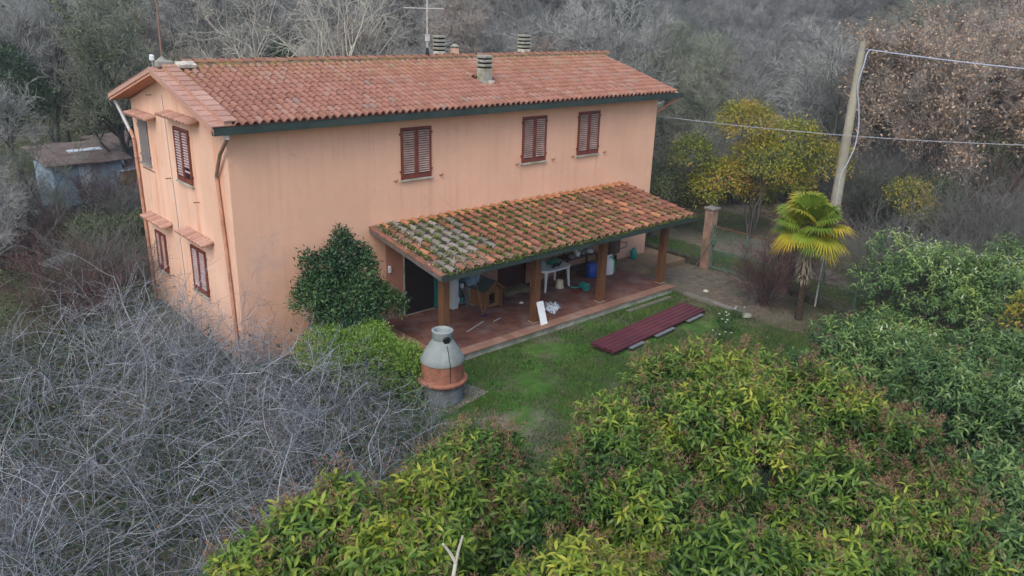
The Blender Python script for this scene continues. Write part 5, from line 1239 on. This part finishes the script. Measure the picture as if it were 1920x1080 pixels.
tag(link('caught_leaves', np_mesh('caught_leaves', V_, F_, M['litter'], T_)), 'dead brown leaves caught in the bare thicket', 'leaves', kind='stuff')
# ---- smaller bare bushes near the gate
def twig_bush(seed, h=1.9, n_c=40, sp=.45, rad=.011):
    rg_ = np.random.default_rng(seed); base = np.concatenate([rg_.normal(0, .18, (n_c, 2)), np.full((n_c, 1), -.05)], 1); d = np.concatenate([rg_.normal(0, sp, (n_c, 2)), np.ones((n_c, 1))], 1)
    P = walk(rg_, base, d, h * rg_.uniform(.6, 1.1, n_c), 8, .0, .10); Rr = rad * np.ones((n_c, 1)) * np.linspace(1, .4, 8)[None]
    C, RC = branch(rg_, P, Rr, 9, h * .42, 6, (.3, .9), .25, .03, .15, .6, .4, .005); D, RD = branch(rg_, C, RC, 4, h * .2, 4, (.3, .9), .2, .03, .15, .7, .5, .0045)
    Vs, Fs, o_ = [], [], 0
    for p_, r_ in ((P, Rr), (C, RC), (D, RD)): v, f = tubes(p_, r_, 3); Vs.append(v); Fs.append(f + o_); o_ += len(v)
    return np.concatenate(Vs), np.concatenate(Fs)
M['twig_red'] = bark('reddish_twigs', (.10, .065, .06), (.20, .13, .125), 2); M['twig_grey2'] = bark('grey_twigs', (.12, .125, .115), (.22, .225, .21), 2)
v, f = twig_bush(101, 2.1, 46, .5); mr = np_mesh('twigs', v, f, M['twig_red']); v, f = twig_bush(102, 2.2, 50, .5); mg = np_mesh('twigs', v, f, M['twig_grey2']); v, f = twig_bush(103, 3.2, 60, .5, .012); mg2 = np_mesh('twigs', v, f, M['twig_grey2'])
def bush(lab, x, y, me_, s_, rz, berries=0, green=0, grp=None):
    t = thing('bare_bush', lab, 'bush', (x, y, hz(x, y)), rz, grp); link('twigs', me_, t); t.scale = (s_, s_, s_)
    if berries or green:
        rg_ = np.random.default_rng(int(x * 100)); n = 500 if berries else 2500
        P = np.stack([rg_.normal(0, .5, n), rg_.normal(0, .5, n), rg_.uniform(.7, 1.9, n) if berries else rg_.uniform(.1, 2.0, n)], 1)
        V_, F_, T_ = scatter(LEAF2, P, rg_.normal(0, 1, P.shape), rg_.normal(0, 1, P.shape), rg_.uniform(.02, .05, n) if berries else rg_.uniform(.04, .08, n), rg_.random(n))
        link('leaves', np_mesh('leaves', V_, F_, foliage('red_leaf', [(0, (.14, .02, .03)), (1, (.28, .05, .06))]) if berries else M['olive'], T_), t)
bush('reddish bare twiggy bush before the garden gate', 15.5, -5.9, mr, 1.05, 0, 1)
bush('low grey bare bush right of the palm trunk', 17.6, -8.9, mg, 1.1, 1)
bush('bare grey-green bush farther right of the palm', 18.6, -9.9, mg, 1.25, 2, 0, 1)
bush('pale bare bush behind the palm near the fence', 19.8, -7.6, mg2, .9, 3)
bush('bare bush between palm and the tall privet mound', 20.5, -10.2, mg2, .85, 4.2)
bush('bare brown bush beyond the second gate pillar', 20.3, -4.4, mr, 1.1, 2.2)
bush('bare brown bush at the left of the gate outside', 20.6, 2.4, mr, 1.3, .7)
bush('large bare grey bush behind the yellow-green small tree', 26.8, -8.2, mg2, 1.1, .3)
bush('large bare grey bush at right above the privet mound', 25.5, -11.6, mg2, 1.1, 5.3)
ru = random.Random(77); k_u = 0
for q in range(200):
    px = ru.uniform(1235, 1990); s_u = ru.uniform(35, 50) if px > 1560 else ru.uniform(39, 50); x, y = at(px, s_u)
    if math.hypot(x - 22.3, y + 4.4) < 2 or math.hypot(x - 22.2, y + .9) < 2.6 or k_u >= 70: continue
    k_u += 1; mu = (mg2, mr, mg2, mg2)[k_u % 4]
    o = link('understory_bush', mu, None, (x, y, hz(x, y) - .05), (0, 0, ru.uniform(0, 6.28))); sc_u = ru.uniform(.75, 1.25) * (1.5 if mu is mr else 1.0); o.scale = (sc_u * 1.15, sc_u * 1.15, sc_u)
    tag(o, 'bare twiggy bush of the thin undergrowth beyond the gate and the pole', 'bush', 'bare undergrowth bushes beyond the gate')

# ---- trees
def bare_tree_mesh(seed, h=8.5, mat=None, n1=11, n2=6, n3=7, n4=8, fr=.016, spread=(.45, 1.0), tmin=.14, trunk_r=.16, up=.10, stems=1, sep=False, l1=.55):
    rg_ = np.random.default_rng(seed)
    base = np.concatenate([rg_.normal(0, .15 * (stems > 1), (stems, 2)), np.full((stems, 1), -.3)], 1); d = np.concatenate([rg_.normal(0, .06 + .2 * (stems > 1), (stems, 2)), np.ones((stems, 1))], 1)
    P = walk(rg_, base, d, np.full(stems, h * .85), 9, .04, .07); Rr = trunk_r * np.linspace(1, .18, 9)[None] * np.ones((stems, 1))
    A, RA = branch(rg_, P, Rr, n1, h * l1, 9, spread, tmin, up, .14, .55, .2)
    B, RB = branch(rg_, A, RA, n2, h * .27, 6, (.4, 1.0), .2, up * .8, .16, .6, .3, .01)
    C, RC = branch(rg_, B, RB, n3, h * .15, 5, (.4, 1.0), .15, up * .7, .18, .6, .4, fr)
    Dd, RD = branch(rg_, C, RC, n4, h * .075, 3, (.4, 1.1), .1, up * .5, .2, .8, .6, fr * .8)
    big = [tubes(P, Rr, 7), tubes(A, RA, 5), tubes(B, RB, 4)]; sm_ = [tubes(C, RC, 3), tubes(Dd, RD, 3)]
    def cat(L_):
        o_ = 0; Vs, Fs = [], []
        for v, f in L_: Vs.append(v); Fs.append(f + o_); o_ += len(v)
        return np.concatenate(Vs), np.concatenate(Fs)
    return cat(big), cat(sm_), C
def joined(name, big, sm_, m1, m2, leaves=None, m3=None):
    Vs = [big[0], sm_[0]]; F4_ = np.concatenate([big[1], sm_[1] + len(big[0])]); n1_, n2_ = len(big[1]), len(sm_[1]); Fs = [F4_]; T = np.zeros(len(big[0]) + len(sm_[0]))
    mats = [m1, m2]; mi = [np.zeros(n1_, int), np.ones(n2_, int)]
    if leaves is not None:
        V3, F3, T3 = leaves; off_ = len(T); Vs.append(V3)
        for f in F3: Fs.append(f + off_); mi.append(np.full(len(f), 2))
        T = np.concatenate([T, T3]); mats.append(m3)
    me_ = np_mesh(name, np.concatenate(Vs), Fs, mats, T); me_.polygons.foreach_set("material_index", np.concatenate(mi).astype(np.int32)); return me_
BG = []
for i, (m1, m2, h) in enumerate((('limb', 'twig_bg', 8.6), ('limb', 'twig_bg', 7.6), ('limb', 'twig_bg2', 8.2), ('limb', 'twig_brown', 7.4))):
    b_, s_, C = bare_tree_mesh(200 + i, h, n1=11 + i % 2); BG.append(joined('bare_tree', b_, s_, M[m1], M[m2]))
def oak_leaves(seed, C, n, size, spread=.16):
    rg_ = np.random.default_rng(seed); i = rg_.integers(0, len(C), n); k = rg_.integers(1, C.shape[1], n); P = C[i, k] + rg_.normal(0, spread, (n, 3))
    ok = (np.sin(P[:, 0] * 1.6 + seed) * np.cos(P[:, 1] * 1.4) * np.sin(P[:, 2] * 1.2 + 1) + rg_.normal(0, .3, n)) > -.15; P = P[ok]; n = len(P)
    return scatter(LEAF2, P, rg_.normal(0, 1, P.shape) + [0, 0, -.5], rg_.normal(0, 1, P.shape), size * rg_.uniform(.6, 1.3, n), rg_.random(n))
OAK = []
for i in range(2):
    b_, s_, C = bare_tree_mesh(220 + i, 7.6, n1=10, n4=6); OAK.append(joined('brown_oak', b_, s_, M['limb'], M['twig_brown'], oak_leaves(i, C, 6200, .16), M['oakleaf']))
b_, s_, C = bare_tree_mesh(230, 8, n1=10, n4=3)
EV = joined('evergreen_tree', b_, s_, M['limb'], M['limb'], oak_leaves(9, C, 14000, .22, .35), M['ever'])
b_, s_, C = bare_tree_mesh(231, 7.5, n1=9, n4=4)
IV = joined('ivy_tree', b_, s_, M['limb'], M['twig_bg2'], oak_leaves(5, C, 5000, .16, .25), M['olive'])

def tree_parts(name, lab, cat, x, y, h, seed, m1, m2, leaves=None, leafm=None, rz=0, scale=1, grp=None, **kw):
    b_, s_, C = bare_tree_mesh(seed, h, **kw); t = thing(name, lab, cat, (x, y, hz(x, y)), rz, grp); t.scale = (scale,) * 3
    link('trunk', np_mesh('trunk', b_[0], b_[1], m1, smooth=True), t); link('crown', np_mesh('crown', s_[0], s_[1], m2), t)
    if leaves: V_, F_, T_ = oak_leaves(seed, C, *leaves); link('leaves', np_mesh('leaves', V_, F_, leafm, T_), t)
x, y = at(243, 36.5); tree_parts('lichened_oak', 'large lichened bare oak with dark trunk standing by the blue sheds', 'tree', x, y, 7.6, 301, M['limb'], M['twig_bg2'], (5000, .13, .2), M['olive'], trunk_r=.2, n1=11)
x, y = at(20, 27); tree_parts('bare_tree', 'pale bare tree at the left edge before the shed', 'tree', x, y, 5.8, 302, M['twig_bg'], M['twig_bg'], trunk_r=.1, fr=.008)
x, y = at(-60, 24); tree_parts('bare_tree', 'half-seen bare tree cut off by the left edge', 'tree', x, y, 5.0, 312, M['twig_bg'], M['twig_bg'], trunk_r=.1, fr=.008)
x, y = at(95, 30); tree_parts('bare_tree', 'slim bare tree left in front of the blue shed wall', 'tree', x, y, 4.6, 313, M['limb'], M['twig_bg2'], trunk_r=.07, fr=.007, n1=7)
x, y = at(22, 40); t = shrub('evergreen_tree', 'dark evergreen tree at the left edge above the pale bare tree', 'tree', x, y, lobes_of(np.random.default_rng(5), 2.5, 5.2, 1.4, 8, .5), 3600, .16, M['ever'], 303, 4, .14, 1, cluster=4, spread=.18, tint=(.5, .25))
x, y = at(165, 47); shrub('evergreen_tree', 'olive green round-headed evergreen rising left of the ridge pole', 'tree', x, y, [(0, 0, 6.0, 1.2, 1.5), (.6, .3, 5.0, 1.1, 1.3), (-.5, 0, 4.6, 1.0, 1.5), (0, 0, 3.4, 1.1, 1.3)], 3400, .16, M['lichen_green'], 304, 4, .14, 1, cluster=4, spread=.2, tint=(.6, .25))
for i, (px, s, h, lab) in enumerate(((600, 40, 8.9, 'tall pale-limbed bare tree rising over the left of the roof'), (668, 41.5, 9.0, 'pale-limbed bare tree just left of the television antenna'), (505, 42, 8.6, 'pale-limbed bare tree leaning over the roof, leftmost of three'))):
    x, y = at(px, s); tree_parts('pale_tree', lab, 'tree', x, y, h, 320 + i, M['birch'], M['birch'], n1=14, n2=5, n3=4, n4=3, trunk_r=.24, up=.05, spread=(.4, .85), tmin=.2, fr=.012, l1=.7)
x, y = at(545, 43); shrub('ivy_clad_tree', 'dark ivy clad tree between the pale-limbed trees behind the roof', 'tree', x, y, [(0, 0, 5.0, 1.1, 2.2), (.7, 0, 4.2, 1.0, 1.5)], 2000, .16, M['ever'], 305, 5, .14, 1, cluster=4, spread=.15)
x, y = at(212, 26); shrub('ivy_bush', 'big rounded ivy covered bush left of the gable wall', 'bush', x, y, lobes_of(np.random.default_rng(8), 1.7, 2.0, .0, 8, .5), 6500, .095, M['olive'], 306, 1.2, .05, 5, cluster=4, spread=.12, tint=(.4, .3))
x, y = at(50, 22.5); shrub('ivy_bush', 'low ivy covered bush at the left under the pale sheet', 'bush', x, y, lobes_of(np.random.default_rng(9), 1.6, 1.2, .0, 7, .5), 1600, .075, M['olive'], 307, .8, .04, 4, cluster=4, spread=.12, tint=(.3, .3))
x, y = at(-20, 19.5); shrub('ivy_bush', 'dark ivy covered bush low at the left edge', 'bush', x, y, lobes_of(np.random.default_rng(10), 1.8, 1.3, .0, 7, .5), 1600, .075, M['olive'], 308, .8, .04, 4, cluster=4, spread=.12, tint=(.3, .3))
rb = random.Random(5)
for i_, (px, s_) in enumerate(((60, 29), (255, 30.5), (35, 26), (175, 23.5), (20, 31), (150, 22.0), (245, 31), (-10, 27), (195, 33))):
    x, y = at(px, s_); o = link('scrub_bush', (mg2, mg, mr)[i_ % 3], None, (x, y, hz(x, y) - .05), (0, 0, i_ * 1.1)); k_s = rb.uniform(.55, .85) * (1 if i_ % 3 == 0 else 1.4); o.scale = (k_s * 1.2, k_s * 1.2, k_s)
    tag(o, 'bare scrubby bush in the rough ground between the gable and the sheds', 'bush', 'bare scrub before the sheds')
x, y = at(1620, 36); shrub('olive_bush', 'dusky green bush low between the pole and the brown oaks', 'bush', x, y, [(0, 0, 1.4, 1.2, 1.2), (.9, .3, 1.0, .9, .9)], 2400, .09, M['olive'], 316, 1.5, .05, 4, cluster=4, spread=.14, tint=(.5, .25))
x, y = at(1745, 34); shrub('olive_bush', 'dusky green bush rising just behind the tall privet mound', 'bush', x, y, [(0, 0, 1.6, 1.3, 1.3), (-.9, .3, 1.1, .9, .9), (1, 0, 1.2, .9, .9)], 2600, .09, M['olive'], 317, 1.5, .05, 4, cluster=4, spread=.14, tint=(.4, .25))
x, y = at(1845, 37); shrub('olive_bush', 'tall dusky green bush at the right edge among brown oaks', 'bush', x, y, [(0, 0, 2.4, 1.5, 2.2), (1.0, .4, 1.8, 1.3, 1.6), (-.9, -.2, 1.5, 1.1, 1.3)], 3000, .09, M['olive'], 309, 2.5, .06, 5, cluster=4, spread=.16, tint=(.45, .25))
OK_ = [(1690, 42, 7.0), (1800, 39, 6.6), (1905, 42, 7.0), (1740, 50, 7.4), (1860, 52, 7.2), (1640, 54, 7.2), (1960, 35, 6.0), (1735, 36.5, 5.0), (1655, 46.5, 6.4), (1850, 46, 7.0), (1890, 36.5, 4.8), (1655, 39.5, 4.6), (1790, 45, 6.4), (1610, 41, 4.2)]
lo = ['brown-leaved oak nearest the utility pole', 'brown-leaved oak in the middle of the right slope', 'brown-leaved oak at the right edge under the thick cable', 'brown-leaved oak higher behind the middle one', 'brown-leaved oak high at the right', 'brown-leaved oak just right of the pole top', 'brown-leaved oak cut off by the right edge', 'low brown-leaved oak nearest the tall privet mound', 'brown-leaved oak between the pole and the middle of the slope', 'brown-leaved oak directly behind the tall dusky bush', 'low brown-leaved oak beside the tall dusky bush', 'low brown-leaved oak right of the small yellow-green tree', 'brown-leaved oak rising behind the low one over the privet mound', 'smallest brown-leaved oak just right of the pole shaft']
for i, (px, s, h) in enumerate(OK_):
    x, y = at(px, s)
    if i < 1: tree_parts('brown_oak', lo[i], 'tree', x, y, h, 330 + i, M['limb'], M['twig_brown'], (9000, .14, .22), M['oakleaf'], n1=12, n4=6)
    else:
        o = link('brown_oak', OAK[i % 2], None, (x, y, hz(x, y)), (0, 0, i * 1.3)); tag(o, lo[i], 'tree')
# ---- the wood: single trees, copied
rw = random.Random(21); pts_ = []
for a in range(-60, 61):
    for b_ in range(0, 120):
        s = 43 + b_ * 4.8 + rw.uniform(-1.9, 1.9); t = a * 4.9 + rw.uniform(-2.0, 2.0)
        if s > 152 or abs(t) > s * .78 + 6: continue
        pts_.append((s, t))
pts_.sort()
def kind_of(az, s):
    r = rw.random()
    if az > .42: return 'oak' if r < (.55 if s < 65 else .35) else ('ivy' if r > .93 else 'bare')
    if r > (.90 if (.05 < az < .4 and s > 75) else .955): return 'ever'
    if r > .93: return 'ivy'
    return 'bare'
LABS = {'bare': ('bare_tree', 'leafless grey tree in the dense wood climbing behind the farmhouse', 'tree', 'leafless grey trees of the wood'),
        'oak': ('brown_oak', 'oak holding its brown winter leaves on the slope beyond the pole', 'tree', 'brown-leaved oaks on the right slope'),
        'ivy': ('ivy_tree', 'greenish ivy hung tree scattered through the grey wood', 'tree', 'ivy hung trees in the wood'),
        'ever': ('evergreen_tree', 'dark evergreen tree standing among the leafless grey wood', 'tree', 'evergreens scattered in the wood')}
far = {'bare': [], 'oak': [], 'ivy': [], 'ever': []}; cntk = {k: 0 for k in far}
for s, t in pts_:
    x, y = CAM[0] + s * FX + t * FY, CAM[1] + s * FY - t * FX; az = t / s; k = kind_of(az, s)
    if 10 < x < 30 and -6 < y < 4 and s < 50: continue
    if x < 8 and y < 26: continue
    sc_ = rw.uniform(.72, 1.22) * (1.0 if az > .24 or az < 0 else .95)
    if s < 52 and az > .38: sc_ *= .85
    if cntk[k] < (230 if k == 'bare' else 60) and s < 100:
        cntk[k] += 1; me_ = {'bare': BG[rw.choice((0, 0, 1, 1, 2, 3))], 'oak': OAK[rw.randrange(2)], 'ivy': IV, 'ever': EV}[k]
        nm, lab, cat, grp = LABS[k]; o = link(nm, me_, None, (x, y, hz(x, y) - .1), (rw.uniform(-.06, .06), rw.uniform(-.06, .06), rw.uniform(0, 6.28))); o.scale = (sc_, sc_, sc_ * rw.uniform(.85, 1.1)); tag(o, lab, cat, grp)
        src_ = o
        if cntk[k] == 1: far[k].append(o)
    else: far[k].append((x, y, hz(x, y) - .1, sc_ * 1.05))
# far dark hill
hill_pts = {'bare': [], 'ever': []}
for _ in range(2200):
    s = rw.uniform(150, 300); az = rw.uniform(-.75, .75); x, y = CAM[0] + s * FX + az * s * FY, CAM[1] + s * FY - az * s * FX
    k = 'ever' if (math.sin(x * .035) + math.cos(y * .05) + rw.uniform(-.9, .9)) > .1 else 'bare'; far[k].append((x, y, hz(x, y) - .3, rw.uniform(1.1, 1.7)))
def instancer(name, src, P, lab):
    me_ = bpy.data.meshes.new(name); arr = np.array(P, dtype=np.float32); me_.vertices.add(len(arr)); me_.vertices.foreach_set("co", arr[:, :3].ravel().copy())
    a = me_.attributes.new("siz", 'FLOAT', 'POINT'); a.data.foreach_set("value", arr[:, 3].copy()); a = me_.attributes.new("rot", 'FLOAT_VECTOR', 'POINT')
    rr = np.zeros((len(arr), 3), np.float32); rr[:, 2] = np.random.default_rng(1).uniform(0, 6.28, len(arr)); a.data.foreach_set("vector", rr.ravel())
    o = link(name, me_); ng = bpy.data.node_groups.new(name, 'GeometryNodeTree'); ng.interface.new_socket("Geometry", in_out='INPUT', socket_type='NodeSocketGeometry'); ng.interface.new_socket("Geometry", in_out='OUTPUT', socket_type='NodeSocketGeometry')
    gi = ng.nodes.new("NodeGroupInput"); go = ng.nodes.new("NodeGroupOutput"); ip = ng.nodes.new("GeometryNodeInstanceOnPoints"); oi = ng.nodes.new("GeometryNodeObjectInfo"); oi.transform_space = 'ORIGINAL'; oi.inputs[0].default_value = src
    try: oi.inputs["As Instance"].default_value = True
    except Exception: pass
    na = ng.nodes.new("GeometryNodeInputNamedAttribute"); na.data_type = 'FLOAT'; na.inputs[0].default_value = "siz"; nr_ = ng.nodes.new("GeometryNodeInputNamedAttribute"); nr_.data_type = 'FLOAT_VECTOR'; nr_.inputs[0].default_value = "rot"
    ng.links.new(gi.outputs[0], ip.inputs["Points"]); ng.links.new(oi.outputs["Geometry"], ip.inputs["Instance"]); ng.links.new(nr_.outputs[0], ip.inputs["Rotation"]); ng.links.new(na.outputs[0], ip.inputs["Scale"]); ng.links.new(ip.outputs[0], go.inputs[0])
    o.modifiers.new("nodes", 'NODES').node_group = ng; tag(o, lab, 'wood', kind='stuff'); return o
for k, nm, lab in (('bare', 'distant_wood', 'far leafless grey wood merging into one mass on the hills'), ('oak', 'distant_oak_wood', 'far brown-leaved oak wood on the right slope'), ('ivy', 'distant_ivy_wood', 'far greenish ivy hung trees deep in the wood'), ('ever', 'distant_evergreen_wood', 'far dark evergreen wood on the hill across the valley')):
    src = next((q for q in far[k] if not isinstance(q, tuple)), None); P = [q for q in far[k] if isinstance(q, tuple)]
    if src and P: instancer(nm, src, P, lab)

# ---- grass, litter
rg_ = np.random.default_rng(400)
def ground_scatter(n, x0, x1, y0, y1, cond, tpl, size, mat, name, lab, zoff=0, flat=False, tint=None):
    x = rg_.uniform(x0, x1, n); y = rg_.uniform(y0, y1, n); k = cond(x, y); x, y = x[k], y[k]; n = len(x); P = np.stack([x, y, height(x, y) + zoff], 1)
    d = rg_.normal(0, 1, (n, 3)) * [1, 1, .15] if flat else np.concatenate([rg_.normal(0, .45, (n, 2)), np.ones((n, 1))], 1)
    u_ = np.tile([0, 0, 1.], (n, 1)) + rg_.normal(0, .25, (n, 3)) if flat else rg_.normal(0, 1, (n, 3))
    V_, F_, T_ = scatter(tpl, P, d, u_, size * rg_.uniform(.5, 1.3, n), rg_.random(n) if tint is None else tint(x, y)); tag(link(name, np_mesh(name, V_, F_, mat, T_)), lab, name.split('_')[-1], kind='stuff')
BLADE = (np.array([(-.09, 0, 0), (.09, 0, 0), (0, 1, .25)]), np.array([(0, 1, 2)]))
pat = lambda x, y: np.sin(x * 1.9 + .7) * np.cos(y * 2.3) + .6 * np.sin(x * .8 - y * 1.3)
ground_scatter(150000, 1.6, 14, -11, -3.3, lambda x, y: (rg_.random(len(x)) < .42 + .42 * pat(x, y)) & ~((x > 8.2) & (x < 13.1) & (y > -5.6) & (y < -4.5)), BLADE, .095, M['grass'], 'lawn_grass', 'short green grass of the lawn in front of the terrace', tint=lambda x, y: np.clip(.45 + .25 * pat(x, y) + rg_.normal(0, .2, len(x)), 0, 1))
ground_scatter(16000, 17.9, 19.3, -12, 9, lambda x, y: x > 0, BLADE, .09, M['grass'], 'verge_grass', 'strip of green grass beyond the wire fence')
ground_scatter(22000, 1.5, 19, -12, -3.4, lambda x, y: (rg_.random(len(x)) < np.where(x > 12.5, 1, np.where(pat(x + 3, y) > .6, .5, .10))), LEAF2, .075, M['litter'], 'garden_litter', 'dry fallen leaves strewn on the garden ground', .01, True)
ground_scatter(16000, 17, 34, -16, 14, lambda x, y: x > 0, LEAF2, .11, M['litter'], 'path_litter', 'dry fallen leaves covering the ground beyond the gate', .01, True)
ground_scatter(16000, -14, 10, 7.5, 26, lambda x, y: x > -20, LEAF2, .12, M['olive'], 'weedy_undergrowth', 'low olive weeds covering the ground before the sheds', .03, False)

# ------------------------------------------------------------------ air
hb = MB().box((-330, -140, -3.5), (540, 580, 103)); hm = bpy.data.materials.new('haze'); hm.use_nodes = True
for nn in list(hm.node_tree.nodes):
    if nn.type == 'BSDF_PRINCIPLED': hm.node_tree.nodes.remove(nn)
pvn = hm.node_tree.nodes.new("ShaderNodeVolumePrincipled"); pvn.inputs["Density"].default_value = .0007; pvn.inputs["Color"].default_value = (.80, .88, 1, 1); pvn.inputs["Anisotropy"].default_value = .2
hm.node_tree.links.new(pvn.outputs[0], hm.node_tree.nodes["Material Output"].inputs["Volume"])
hm.cycles.homogeneous_volume = True if hasattr(hm.cycles, 'homogeneous_volume') else None
tag(hb.build('haze', hm), kind='stuff')
